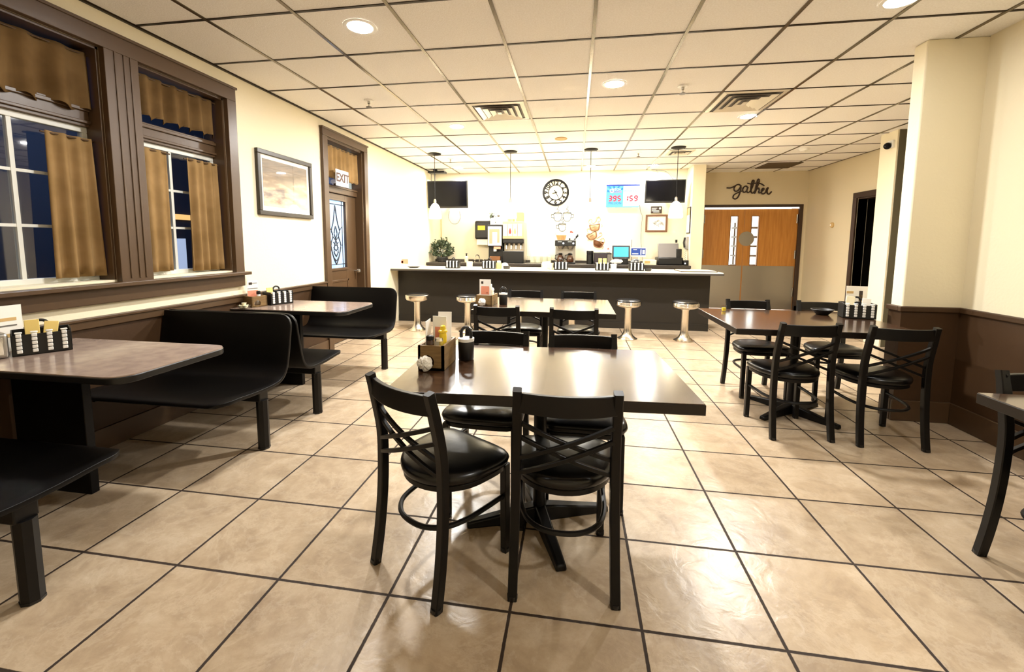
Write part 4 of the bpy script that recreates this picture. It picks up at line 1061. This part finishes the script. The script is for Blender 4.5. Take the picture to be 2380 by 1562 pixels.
b = MB(); b.box(-.11,.11,-.2,-.02,.05,.14); b.build('drip_tray', M['brown_frame'], t, bevel=.004)
bottle('syrup_bottle', (-1.72, 8.86, zb+.79), None, [('bottle_body', [(.045,0),(.05,.008),(.05,.11),(.02,.15)], 'white_gloss'), ('cap', [(.022,.15),(.022,.19),(.01,.2)], 'blk_plastic')], 'white bottle with black cap on the drink dispenser', 'bottle')
bottle('syrup_bottle', (-1.6, 8.88, zb+.79), None, [('bottle_body', [(.055,0),(.06,.008),(.055,.13),(.02,.17)], 'clear'), ('cap', [(.02,.17),(.03,.2),(.01,.22)], 'grey_ink')], 'clear jug on the drink dispenser beside the white bottle', 'bottle')
t = thing('small_plant', 'small dark green sprig behind the bottles on the drink dispenser', 'plant', (-1.765, 9.04, zb+.79))
b = MB(); rnd = random.Random(5)
for i in range(50):
    c = Vector((rnd.gauss(0,.03), rnd.gauss(0,.02), .06+.2*rnd.random())); u = Vector((rnd.gauss(0,1), rnd.gauss(0,1), rnd.gauss(0,1))).normalized(); w = u.orthogonal().normalized(); l = .05
    b.add([c-u*l*.5, c+w*l*.3, c+u*l*.5, c-w*l*.3], [(0,1,2,3)])
b.build('leaves', M['green'], t, smooth=False)
b = MB(); b.lathe([(.03,0),(.04,.06),(.035,.06)], n=14); b.build('pot', M['white_gloss'], t)

t = thing('soda_fountain', 'soda fountain machine with white drink panel over black valves', 'soda fountain', (-1.26, 8.95, zb))
b = MB(); b.box(-.215,.215,-.1,.27,0,.85); b.build('cabinet', M['steel'], t, bevel=.01)
b = MB(); b.box(-.22,.215,-.25,-.1,.5,.855); b.build('merchandiser', mat('pale_drink_panel', lin(186,166,130), .35), t, bevel=.006)
for k, (m, x) in enumerate((('cream','-'),('red','-'),('tan','-'),('cream','-'))):
    b = MB(); q = -.165+k*.1; b.box(q-.042,q+.042,-.255,-.25,.56,.8); b.build('flavour_card', M['white'], t, smooth=False)
    if k in (1, 2): 
        b = MB(); b.lathe([(.001,0),(.022,.01),(.024,.06),(.012,.1),(.008,.12)], (q,0,0), 12); b.xf(0, T(0,-.256,.6) @ Matrix.Scale(.1,4,(0,1,0))); b.build('bottle_print', M['red' if k == 1 else 'tan'], t)
    b = MB(); b.box(q-.053,q-.05,-.256,-.25,.56,.8); b.build('card_divider', M['grey_ink'], t, smooth=False)
b = MB(); b.prism([(-.22,-.24),(.215,-.24),(.215,-.1),(-.22,-.1)], .41, .5); b.build('valve_hood', M['blk_plastic'], t, bevel=.015)
b = MB(); b.box(-.2,.2,-.105,-.1,.26,.41); b.build('splash_plate', M['satin_chrome'], t, smooth=False)
for k in range(4):
    b = MB(); q = -.15+k*.1; b.lathe([(.018,.36),(.022,.38),(.022,.42)], (q,-.17,0), 12); b.build('valve_nozzle', M['blk_plastic'], t)
    b = MB(); b.box(q-.012,q+.012,-.19,-.18,.29,.37); b.build('lever', M['white_gloss'], t, bevel=.002)
b = MB(); b.box(-.215,.215,-.25,-.1,0,.25); b.build('drip_base', M['blk_plastic'], t, bevel=.012)
b = MB(); b.box(-.17,.17,-.24,-.11,.25,.256); b.build('drip_grille', M['steel'], t, smooth=False)
for (x, w, h, m, lab) in ((-1.335, .12, .185, 'tan', 'yellow straw box with an orange stripe on the soda fountain'), (-1.15, .15, .19, 'cream', 'pale yellow patterned box on the soda fountain')):
    t = thing('cardboard_box', lab, 'box', (x, 8.9, zb+.856))
    b = MB(); b.box(-w/2,w/2,-.08,.1,0,h); b.build('carton', mat('pale_yellow_carton_'+m, lin(214,196,96) if m == 'cream' else lin(232,190,92), .6, var=(lin(190,180,96) if m == 'cream' else lin(236,204,120), 14)), t, bevel=.003)
    b = MB(); b.box(-w/2-.001,-w/2+.02,-.082,-.08,0,h); b.build('printed_stripe', M['pink'], t, smooth=False)
bottle('straw_jar', (-1.435, 8.84, zb+.856), None, [('jar', [(.03,0),(.034,.005),(.034,.1),(.03,.12)], 'clear'), ('lid', [(.036,.12),(.036,.14),(.02,.145)], 'steel')], 'lidded glass jar on the soda fountain beside the boxes', 'jar')

# glasses
gi = 0
spots = [(-.95,8.8),(-.88,8.84),(-.8,8.8),(-.73,8.84),(-.66,8.8),(-.59,8.84),(-.84,8.98),(-.7,8.98),(-.56,8.98)]
names = ['drinking glass touching the soda fountain base', 'drinking glass second from the soda fountain', 'drinking glass third from the soda fountain', 'drinking glass fourth from the soda fountain', 'drinking glass fifth from the soda fountain, before the brewer', 'drinking glass closest to the coffee brewer', 'drinking glass in the back row beside the soda fountain', 'drinking glass in the middle of the back row', 'drinking glass in the back row beside the brewer']
g0 = None
for (x, y), lab in zip(spots, names):
    if g0 is None:
        g0 = thing('drinking_glass', lab, 'glass', (x, y, zb), group='drinking glasses beside the soda fountain')
        b = MB(); b.lathe([(.026,0),(.028,.003),(.036,.145),(.033,.145),(.025,.012),(.001,.01)], n=18, cap=False); b.build('glass_body', M['clear'], g0)
        b = MB(); b.ring((0,0,.145), .0345, .0025, 'z', 18); b.build('rim', M['clear'], g0)
    else: dup(g0, (x, y, zb), 0, lab)
t = thing('glass_rack', 'pale glass rack tray standing behind the drinking glasses', 'rack', (-.72, 9.14, zb))
b = MB(); b.box(-.22,.22,-.08,.08,0,.14); b.build('rack_body', M['cream'], t, bevel=.006)
b = MB(); b.box(-.2,.2,-.06,.06,.14,.145); b.build('rack_mat', M['white'], t, smooth=False)

# coffee brewer
t = thing('coffee_brewer', 'double coffee brewer with a black control head', 'coffee maker', (-.2, 8.95, zb))
b = MB(); b.box(-.205,.205,0,.24,0,.44); b.build('back_body', M['steel'], t, bevel=.006)
b = MB(); b.box(-.21,.21,-.2,.24,.36,.47); b.build('control_head', M['blk_plastic'], t, bevel=.008)
b = MB(); b.box(-.215,.215,-.21,.25,.47,.482); b.build('top_tray', M['steel'], t, bevel=.004)
for x in (-.1, .1):
    b = MB(); b.lathe([(.05,.3),(.085,.36)], (x,-.09,0), 20); b.build('brew_basket', M['steel'], t)
    b = MB(); b.lathe([(.02,0),(.02,.012)], n=14); b.xf(0, T(x+.06,-.2,.415) @ Matrix.Rotation(R(90),4,'X')); b.build('indicator', M['sign_white'], t)
    b = MB(); b.box(x-.05,x+.03,-.203,-.2,.44,.452); b.build('label_strip', M['white'], t, smooth=False)
b = MB(); b.box(-.205,.205,-.2,0,0,.03); b.build('warmer_base', M['blk_plastic'], t, bevel=.005)
for (x, lab) in ((-.3, 'coffee pot under the soda fountain side of the brewer'), (-.1, 'coffee pot under the register side of the brewer')):
    t = thing('coffee_pot', lab, 'coffee pot', (x, 8.85, zb+.031))
    b = MB(); b.lathe([(.055,0),(.07,.01),(.075,.06),(.055,.12),(.035,.15)], n=20); b.build('carafe', M['sauce'], t)
    b = MB(); b.lathe([(.038,.15),(.05,.165),(.03,.185)], n=20); b.build('collar', M['blk_plastic'], t)
    b = MB(); b.tube([(-.05,-.02,.15),(-.1,-.04,.14),(-.105,-.04,.07),(-.072,-.03,.05)], .01, 8); b.build('handle', M['blk_plastic'], t)
t = thing('wicker_basket', 'tan basket on top of the coffee brewer', 'basket', (-.29, 8.95, zb+.483))
b = MB(); b.lathe([(.075,0),(.08,.005),(.11,.1),(.105,.1),(.07,.01),(.001,.008)], n=24, cap=False); b.build('bowl_body', M['oak'], t)
b = MB(); b.tube([(-.105,0,.1),(-.12,0,.13),(-.14,0,.12)], .006, 6); b.build('handle', M['oak'], t)
t = thing('rooster_figurine', 'white rooster figurine with a red comb on the coffee brewer', 'figurine', (-.06, 8.95, zb+.483))
b = MB(); b.ball((0,0,.055), .055, (1.25,.8,1)); b.ball((-.03,0,.115), .03, (1,.9,1.2)); b.build('body', M['white_gloss'], t)
b = MB(); b.ball((-.03,0,.165), .024, (1.2,.4,1)); b.ball((-.005,0,.16), .018, (1,.4,1)); b.build('comb', M['red'], t)
b = MB(); b.add([(.05,-.01,.05),(.11,-.01,.13),(.12,.01,.08),(.06,.01,.02)], [(0,1,2,3)]); b.build('tail', M['blk_plastic'], t, solid=.012)
b = MB(); b.ball((-.06,-.02,.02), .02); b.ball((.05,-.03,.015), .018); b.build('black_spots', M['blk_plastic'], t)

# canister, microwave, register
t = thing('black_canister', 'tall black canister beside the microwave oven', 'canister', (.3, 8.9, zb))
b = MB(); b.lathe([(.062,0),(.066,.005),(.066,.2),(.055,.21)], n=24); b.build('body_can', M['blk_plastic'], t)
b = MB(); b.lathe([(.068,.205),(.07,.26),(.06,.27)], n=24); b.build('lid', M['blk_plastic'], t)
t = thing('microwave_oven', 'dark microwave oven between the canister and register screen', 'microwave', (.535, 8.98, zb))
b = MB(); b.box(-.16,.19,-.2,.24,0,.23); b.build('case', M['blk_plastic'], t, bevel=.008)
b = MB(); b.box(-.15,.09,-.208,-.2,.02,.21); b.build('door', mat('smoked_door', lin(52,46,54), .2), t, bevel=.003)
b = MB(); b.box(.105,.18,-.205,-.2,.03,.2); b.build('keypad', M['grey_ink'], t, smooth=False)
t = thing('santa_figurine', 'small white and red figurine on the microwave oven edge', 'figurine', (.66, 8.86, zb+.231))
b = MB(); b.lathe([(.025,0),(.04,.02),(.03,.06),(.012,.07)], n=14); b.build('body', M['white_gloss'], t)
b = MB(); b.lathe([(.022,.065),(.024,.075),(.004,.1)], n=14); b.build('cap', M['red'], t)

def monitor(name, loc, rz, w, h, tilt, screen, bezel, label, cat, base=True):
    t = thing(name, label, cat, loc, rz)
    Mx = T(0,0,.12) @ Matrix.Rotation(R(tilt), 4, 'X')
    b = MB(); b.box(-w/2,w/2,0,.04,0,h); b.xf(0, Mx); b.build('bezel', bezel, t, bevel=.008)
    b = MB(); b.box(-w/2+.028,w/2-.028,-.003,.0,.03,h-.028); b.xf(0, Mx); b.build('screen', screen, t, smooth=False)
    if base:
        b = MB(); b.box(-w*.42,w*.4,-.03,.16,0,.13); b.build('base', M['blk_plastic'], t, bevel=.012)
    return t
monitor('register_screen', (.915, 8.85, zb), 0, .345, .26, -8, M['screen_cyan'], M['blk_plastic'], 'register screen glowing cyan on the back counter', 'monitor')
t = thing('customer_display', 'blue lit display panel beside the cyan register screen', 'display', (1.255, 8.9, zb))
b = MB(); b.box(-.15,.15,0,.03,.15,.335); b.build('panel', M['white_gloss'], t, bevel=.004)
b = MB(); b.box(-.14,.14,-.003,0,.185,.325); b.build('blue_face', M['card_blue'], t, smooth=False)
b = MB(); b.box(-.12,-.0,-.005,-.003,.205,.225); b.box(-.1,-.03,-.005,-.003,.29,.305); b.box(.04,.06,-.005,-.003,.2,.3); b.box(.08,.125,-.005,-.003,.21,.29); b.build('printed_lines', M['white'], t, smooth=False)
b = MB(); b.box(-.08,.12,0,.1,0,.03); b.cyl((.02,.04,.03),(.02,.03,.16), .02); b.build('stand', M['white_gloss'], t)
t = thing('router_antenna', 'thin grey upright antenna behind the blue display', 'antenna', (1.14, 9.05, zb))
b = MB(); b.box(-.06,.06,-.04,.04,0,.03); b.build('router_base', M['blk_plastic'], t, bevel=.005)
b = MB(); b.cyl((0,0,.03),(0,0,.5), .007, .005, 8); b.build('antenna_rod', M['grey_ink'], t)
t = thing('receipt_terminal', 'grey backed register terminal on a black base beside the partition', 'register', (1.85, 8.85, zb))
b = MB(); b.box(-.24,.24,-.08,.24,0,.15); b.build('base', M['blk_plastic'], t, bevel=.02)
b = MB(); b.box(-.22,.17,0,.06,0,.3); b.xf(0, T(0,-.02,.14) @ Matrix.Rotation(R(-14),4,'X')); b.build('screen_back', mat('mid_grey_plastic', lin(112,106,100), .4), t, bevel=.012)
b = MB(); b.box(.1,.14,.02,.05,.44,.5); b.build('camera_stub', M['blk_plastic'], t, bevel=.004)
b = MB(); b.box(.12,.22,-.03,.1,.14,.32); b.build('printer_block', M['blk_plastic'], t, bevel=.01)
t = thing('card_reader', 'small black card reader at the foot of the partition', 'card reader', (2.135, 8.78, zb))
b = MB(); b.box(-.045,.045,-.06,.06,0,.1); b.build('case', M['blk_plastic'], t, bevel=.008)
b = MB(); b.lathe([(.014,0),(.014,.004)], n=14); b.xf(0, T(-.02,-.06,.04) @ Matrix.Rotation(R(90),4,'X')); b.build('button_face', M['sign_white'], t)
t = thing('napkin_dispenser', 'white and tan napkin dispenser in front of the grey terminal', 'napkin dispenser', (1.46, 8.78, zb))
b = MB(); b.box(-.12,.12,-.06,.08,0,.1); b.build('case', M['cream'], t, bevel=.008)
b = MB(); b.box(-.1,.0,-.063,-.06,.03,.08); b.build('label_print', M['tan'], t, smooth=False)
t = thing('bread_basket', 'striped grey basket in front of the blue display', 'basket', (1.18, 8.72, zb))
b = MB(); b.lathe([(.06,0),(.085,.07),(.07,.1),(.03,.12)], n=20); b.build('bowl_body', mat('striped_grey_weave', lin(150,150,146), .6, var=(lin(70,74,80), 30)), t)
b = MB(); b.ring((0,0,.07), .085, .006, 'z'); b.build('rim', M['white_gloss'], t)
o = napkin_wad((.82, 8.72, zb+.06), 0, 'loose white napkins lying before the cyan register screen', 1.5)
o.scale = (2.4, 1.3, 1.0)

# ------------------------------------------------------------------ televisions
def tv(loc, w, h, rz, tilt, label):
    t = thing('wall_tv', label, 'television', loc, rz)
    Mx = Matrix.Rotation(R(tilt), 4, 'X')
    b = MB(); b.box(-w/2,w/2,0,.05,-h/2,h/2); b.xf(0, Mx); b.build('bezel', M['blk_plastic'], t, bevel=.008)
    b = MB(); b.box(-w/2+.022,w/2-.022,-.002,0,-h/2+.04,h/2-.022); b.xf(0, Mx); b.build('screen', M['blk_gloss'], t, smooth=False)
    b = MB(); b.box(-.1,.1,.05,.1,-.1,.1); b.cyl((0,.1,0),(0,.5-.1,.02), .022); b.build('mount_arm', M['blk_metal'], t)
    return t
tv((-2.665, 8.75, 2.405), .865, .56, 0, 5, 'dark television hung above the wreath')
t = thing('ceiling_mount_shelf', 'small black shelf box between the ceiling and the wreath-side television', 'tv mount', (-2.86, 8.75, 2.86))
b = MB(); b.box(-.2,.16,-.08,.1,-.02,.02); b.build('shelf_plate', M['blk_metal'], t, bevel=.008)
for x in (-.15, -.07):
    b = MB(); b.box(x-.008,x+.008,-.01,.01,-.19,-.02); b.build('mount_strap', M['grey_ink'], t)
b = MB(); b.box(-.1,-.02,-.02,.02,.02,.063); b.build('mount_post', M['blk_metal'], t)
tv((1.735, 8.95, 2.435), .76, .45, -2, 6, 'dark television hung beside the lottery sign, reflecting a pendant')
def cable(name, pts, r, m, label):
    o = MB().tube(smooth_path(pts, 6), r, 6).build(name, M[m]); return tag(o, label, 'cable')
cable('tv_cord', [(-2.78,9.27,2.1),(-2.8,9.27,1.95),(-2.72,9.27,1.83),(-2.6,9.27,1.83),(-2.53,9.27,1.95),(-2.55,9.27,2.1)], .005, 'grey_ink', 'looped thin cord under the wreath-side television')
cable('power_cable', [(-2.98,9.285,2.1),(-2.975,9.285,1.6),(-2.97,9.285,1.04)], .01, 'tan', 'straight tan cord running down the wall behind the wreath')
cable('tv_cord', [(1.5,9.2,2.9),(1.6,9.15,2.87),(1.65,9.05,2.68)], .006, 'grey_ink', 'short bent cord from the ceiling to the lottery-side television')
cable('tv_cord', [(1.58,9.22,2.9),(1.78,9.15,2.85),(1.9,9.05,2.67)], .006, 'grey_ink', 'longer bent cord reaching the partition half of the lottery-side television')
cable('sign_cord', [(1.3,9.28,2.2),(1.33,9.28,2.05),(1.36,9.28,1.95),(1.35,9.28,1.5),(1.4,9.25,1.05)], .004, 'grey_ink', 'thin cord dropping from the lottery sign to the counter')

# ------------------------------------------------------------------ back wall decor
t = thing('wall_clock', 'round open black wall clock with large numerals', 'clock', (-.435, YB-.006, 2.48))
b = MB(); b.ring((0,0,0), .262, .01, 'y', 64, flat=(.02,.014)); b.build('outer_ring', M['blk_metal'], t)
b = MB(); b.ring((0,0,0), .155, .01, 'y', 48, flat=(.007,.006)); b.build('inner_ring', M['blk_metal'], t)
for k in range(1, 13):
    a = R(90-30*k); b = MB()
    text_into(b, str(k), .125, T(.203*cos(a), -.004, .203*sin(a)) @ FACE_Y @ Matrix.Rotation(R(-30*k if k not in (4,5,6,7,8) else 180-30*k), 4, 'Z') @ Matrix.Scale(.95,4), .006, bold=.004)
    b.build('numeral', M['blk_metal'], t, smooth=False)
def hand(ang, l, tail, w):
    b = MB(); b.add([(-w,0,-tail),(w,0,-tail),(w*.6,0,l*.8),(0,0,l),(-w*.6,0,l*.8)], [(0,1,2,3,4)]); b.xf(0, T(0,-.012,0) @ Matrix.Rotation(R(ang),4,'Y')); return b.build('clock_hand', M['blk_metal'], t, solid=.004)
hand(151, .165, .06, .009); hand(252, .09, .03, .011)

# thin wire mugs
def wire_mug(x, z, s, label, flip=1):
    t = thing('wire_mug_art', label, 'wall decor', (x, YB-.004, z))
    b = MB(); f = lambda pts, c=False: b.tube([(p.x, p.y, p.z) for p in smooth_path([(q[0]*s*flip, 0, q[1]*s) for q in pts], 6, c)], .006, 5, closed=c)
    f([(-.09,.07),(-.085,-.02),(-.05,-.1),(.05,-.1),(.085,-.02),(.09,.07)]); f([(-.09,.07),(0,.055),(.09,.07),(0,.085)], True)
    f([(-.088,.03),(-.14,.04),(-.14,-.03),(-.08,-.04)]); b.build('wire_outline', M['wire'], t)
    b = MB(); b.tube([(p.x, p.y, p.z) for p in smooth_path([(q[0]*s, 0, q[1]*s) for q in [(0,.09),(.03,.13),(-.02,.16),(.02,.2),(0,.24)]], 6)], .0055, 5); b.build('wire_steam_frame', M['wire'], t)
    return t
wire_mug(-.385, 1.98, .95, 'thin wire mug outline under the clock, nearer the soda fountain')
wire_mug(-.185, 1.98, .95, 'thin wire mug outline under the clock, nearer the cup decor', -1)
wire_mug(-.285, 1.755, .85, 'lowest thin wire mug outline under the clock')

# stacked wooden cups
CUP = mat('brown_cut_wood', lin(120,76,44), .5)
t = thing('stacked_cup_decor', 'brown cutout wall decor of three stacked coffee cups', 'wall decor', (.42, YB-.008, 1.6))
def cupout(cx, cz, s, rot, filled=False):
    b = MB(); m0 = Matrix.Translation((cx,0,cz)) @ Matrix.Rotation(R(rot),4,'Y')
    pts = [(-.11,.06),(-.1,-.01),(-.06,-.075),(.06,-.075),(.1,-.01),(.11,.06)]
    pp = [(p.x, p.y, p.z) for p in smooth_path([(q[0]*s,0,q[1]*s) for q in pts], 5)]
    b.tube(pp+[], .01, 6); b.tube([(-.11*s,0,.06*s),(0,0,.05*s),(.11*s,0,.06*s)], .008, 6)
    b.xf(0, m0); b.build('cup_outline', CUP, t)
    b = MB(); b.add([(p[0]*.97, .004, p[2]*.97) for p in pp], [tuple(range(len(pp)))]); b.xf(0, m0); b.build('cup_face', CUP if filled else mat('pale_cup_wood', lin(226,196,150), .6), t, solid=.004)
    if not filled:
        b = MB()
        for k in range(3): b.tube([(-.06*s+.02*k,-.002,-.005+.0*k),(-.04*s+.03*k,-.002,.015),(-.02*s+.03*k,-.002,-.01)], .003, 5)
        b.xf(0, m0); b.build('cup_script', CUP, t)
def curl(pts, r=.006):
    b = MB(); b.tube([(p.x,p.y,p.z) for p in smooth_path([(q[0],0,q[1]) for q in pts], 6)], r, 6); b.build('steam_curl', mat('tan_cut_wood', lin(196,150,104), .5), t)
cupout(-.02, .15, .95, -8); cupout(-.07, -.03, .95, -28); cupout(.06, -.2, .95, 14, True)
curl([(-.1,.21),(-.15,.25),(-.13,.31),(-.08,.3),(-.09,.25),(-.04,.23),(.0,.28),(.05,.35),(.09,.33),(.08,.27),(.03,.26)])
curl([(.02,.27),(.0,.33),(.06,.37),(.1,.3)]); curl([(-.16,.05),(-.18,.1),(-.13,.12),(-.12,.08)]); curl([(-.15,.04),(-.17,-.0),(-.12,.02)])
curl([(.03,-.09),(.08,-.05),(.13,-.02),(.12,.03),(.07,.02)]); curl([(.08,-.13),(.16,-.08),(.19,-.15),(.16,-.2),(.11,-.17),(.13,-.12)])
for (x, z) in ((.11,.18),(.14,-.27),(-.17,-.1)): curl([(x,z-.03),(x+.03,z),(x,z+.03)], .005)

# lottery sign
t = thing('lottery_sign', 'lit blue and white lottery jackpot sign with red digits', 'sign', (.95, YB, 2.39))
b = MB(); b.box(-.335,.335,-.08,.0,-.23,.225); b.build('case', M['sign_pale_blue'], t, bevel=.006)
b = MB(); b.box(-.335,.335,-.083,.0,.195,.228); b.build('top_cap_frame', M['navy'], t, smooth=False)
b = MB(); b.box(-.325,.005,-.085,-.08,-.22,.195); b.build('blue_panel', M['sign_pale_blue'], t, smooth=False)
b = MB(); b.box(.008,.327,-.085,-.08,-.22,.195); b.build('white_panel', M['sign_white'], t, smooth=False)
b = MB()
for k in range(9):
    a = R(10+k*20); c = (-.16,.07)
    ex = lambda an, r=.3: (max(-.32, min(.0, c[0]+r*cos(an))), max(.0, min(.19, c[1]+r*sin(an))))
    p, q = ex(a), ex(a+R(9)); b.add([(c[0],-.0865,c[1]),(p[0],-.0865,p[1]),(q[0],-.0865,q[1])], [(0,1,2)])
b.build('ray_print', M['sign_blue'], t, smooth=False)
b = MB(); b.ring((-.225,-.089,.1), .035, .01, 'y', 20); b.build('moon_print', M['sign_white'], t)
b = MB(); text_into(b, 'MEGA', .07, T(-.13,-.089,.125) @ FACE_Y, .002); b.build('lettering', M['sign_white'], t, smooth=False)
b = MB(); text_into(b, 'MILLIONS', .05, T(-.135,-.089,.075) @ FACE_Y, .002); b.build('lettering', M['led_red'], t, smooth=False)
b = MB(); text_into(b, 'POWER', .06, T(.15,-.089,.09) @ FACE_Y, .002, spacing=1.25); b.build('lettering', M['sign_blue'], t, smooth=False)
for (x, s_) in ((-.155,'MILLION'),(.165,'MILLION')):
    b = MB(); text_into(b, s_, .062, T(x,-.089,-.155) @ FACE_Y, .003, spacing=1.1); b.build('lettering', M['navy'] if x < 0 else M['grey_ink'], t, smooth=False)
SEG = {'0':'abcdef','1':'bc','2':'abged','3':'abgcd','4':'fgbc','5':'afgcd','6':'afgedc','7':'abc','8':'abcdefg','9':'abcdfg'}
def digit(ch, x, z, w, h):
    b = MB(); r = .013; y = -.089
    bars = {'a':((0,h),(w,h)),'b':((w,h),(w,h/2)),'c':((w,h/2),(w,0)),'d':((0,0),(w,0)),'e':((0,h/2),(0,0)),'f':((0,h),(0,h/2)),'g':((0,h/2),(w,h/2))}
    for s_ in SEG[ch]:
        (a, c), (e, g) = bars[s_]; sh = .12
        p = Vector((x+a+c*sh, y, z+c)); q = Vector((x+e+g*sh, y, z+g)); d_ = (q-p).normalized()*.004
        b.sweep([p+d_, q-d_], [(-1,-.3),(1,-.3),(1,.3),(-1,.3)], r, up=(0,1,0))
    b.build('led_digit', M['led_red'], t, smooth=False)
for k, ch in enumerate('395'): digit(ch, -.285+k*.09, -.105, .052, .095)
for k, ch in enumerate('159'): digit(ch, .04+k*.095, -.105, .052, .095)
b = MB()
for x in (-.26, .26): b.ring((x,-.03,.245), .014, .004, 'y', 14)
b.build('hanger_mount', M['pull'], t)

t = thing('small_plaque', 'small dark plaque with pale words under the television by the partition', 'sign', (1.64, YB, 2.1))
b = MB(); b.box(-.108,.108,-.02,.0,-.07,.07); b.build('board_frame', M['dark_trim'], t, bevel=.003)
b = MB()
for (x, z, w) in ((-.04,.035,.11),(-.05,.012,.09),(-.02,-.02,.15),(0,-.045,.12)): b.box(x-w/2,x+w/2,-.022,-.02,z-.006,z+.006)
b.build('printed_words', M['white'], t, smooth=False)
b = MB(); b.ball((.07,-.02,.03), .022, (1,.15,1)); b.build('heart_print', M['white'], t)
t = thing('framed_sketch', 'brown framed pencil sketch on the back wall beside the partition', 'picture', (1.65, YB, 1.825))
b = MB()
for q in ((-.218,.218,.142,.178),(-.218,.218,-.178,-.142),(-.218,-.182,-.142,.142),(.182,.218,-.142,.142)): b.box(q[0],q[1],-.03,.0,q[2],q[3])
b.build('frame', M['brown_frame'], t, bevel=.004)
b = MB(); b.box(-.182,.182,-.01,.0,-.142,.142); b.build('sketch_paper', M['white'], t, smooth=False)
b = MB(); rnd = random.Random(11)
for k in range(14):
    a = rnd.random()*6.28; x = .09*cos(a)*rnd.random(); z = .05*sin(a)
    b.tube([(p.x,p.y,p.z) for p in smooth_path([(x,-.012,z),(x+.03,-.012,z+rnd.gauss(0,.02)),(x+.05,-.012,z+rnd.gauss(0,.03))], 4)], .003, 5)
b.build('pencil_lines', M['grey_ink'], t)

# partition wall things
t = thing('framed_notice', 'white framed notice on the partition side wall', 'picture', (2.22, 8.99, 1.87))
b = MB(); b.box(-.02,.0,-.12,.12,-.26,.26); b.build('frame', M['picture_frame'], t, bevel=.003)
b = MB(); b.box(-.023,-.02,-.1,.1,-.24,.1); b.build('page', M['white'], t, smooth=False)
b = MB(); b.box(-.023,-.02,-.1,.1,.1,.24); b.build('picture_page', M['tan'], t, smooth=False)
t = thing('wall_phone', 'grey wall telephone on the partition beneath the framed notice', 'telephone', (2.22, 9.03, 1.43))
b = MB(); b.box(-.05,.001,-.08,.08,-.13,.12); b.build('wall_mount', mat('phone_grey', lin(150,146,140), .4), t, bevel=.01)
b = MB(); b.tube([(-.07,-.05,.1),(-.085,-.05,0),(-.07,-.05,-.1)], .018, 8); b.build('handset', M['blk_plastic'], t)
b = MB(); b.tube([(-.05+.012*cos(i*.9), -.05+.012*sin(i*.9), -.13-i*.006) for i in range(40)], .003, 5); b.build('coil_cord', M['grey_ink'], t)
t = thing('security_camera', 'small dark dome security camera high on the white block wall', 'camera', (4.18, 6.62, 2.74))
b = MB(); b.box(-.03,.001,-.05,.05,-.04,.06); b.build('wall_mount', M['white_gloss'], t, bevel=.006)
b = MB(); b.ball((-.055,0,-.01), .045); b.build('dome', M['blk_gloss'], t)
t = thing('thermostat', 'small round thermostat on the wall before the dark doorway', 'thermostat', (4.75, 8.9, 1.77))
b = MB(); b.lathe([(.05,-.001),(.05,.02),(.035,.035),(.001,.037)], n=20, cap=False); b.xf(0, Matrix.Rotation(R(-90),4,'Y')); b.build('wall_mount', M['tan'], t)
b = MB(); b.lathe([(.02,.035),(.02,.04),(.001,.041)], n=16, cap=False); b.xf(0, Matrix.Rotation(R(-90),4,'Y')); b.build('dial_face', M['white_gloss'], t)

# ------------------------------------------------------------------ world, camera, render look
w = bpy.data.worlds.new('night'); S.world = w; w.use_nodes = True
w.node_tree.nodes['Background'].inputs[0].default_value = (.006,.014,.04,1); w.node_tree.nodes['Background'].inputs[1].default_value = .9
f, cx, cy, p, y, r, ch = 991.05, 1180.13, 661.69, .0974, -.1559, .0056, 1.4017
fw = Vector((sin(y)*cos(p), cos(y)*cos(p), -sin(p))); rt = Vector((cos(y), -sin(y), 0)); up = rt.cross(fw)
r1 = rt*cos(r)+up*sin(r); u1 = -rt*sin(r)+up*cos(r)
cam = bpy.data.cameras.new('camera'); co = bpy.data.objects.new('camera', cam); C.objects.link(co)
co.matrix_world = Matrix(((r1.x,u1.x,-fw.x,0),(r1.y,u1.y,-fw.y,0),(r1.z,u1.z,-fw.z,ch),(0,0,0,1)))
cam.sensor_width = 36; cam.lens = f/2380*36; cam.shift_x = (1190-cx)/2380; cam.shift_y = (cy-781)/2380
cam.clip_start = .05; S.camera = co
vs = S.view_settings; S.display_settings.display_device = 'sRGB'
vs.view_transform = 'Standard'; vs.look = 'None'; vs.gamma = 1; vs.use_curve_mapping = False; vs.exposure = 2.12
S.cycles.use_denoising = True
S.cycles.max_bounces = 10; S.cycles.diffuse_bounces = 5; S.cycles.glossy_bounces = 4; S.cycles.transparent_max_bounces = 12
S.cycles.sample_clamp_indirect = 8
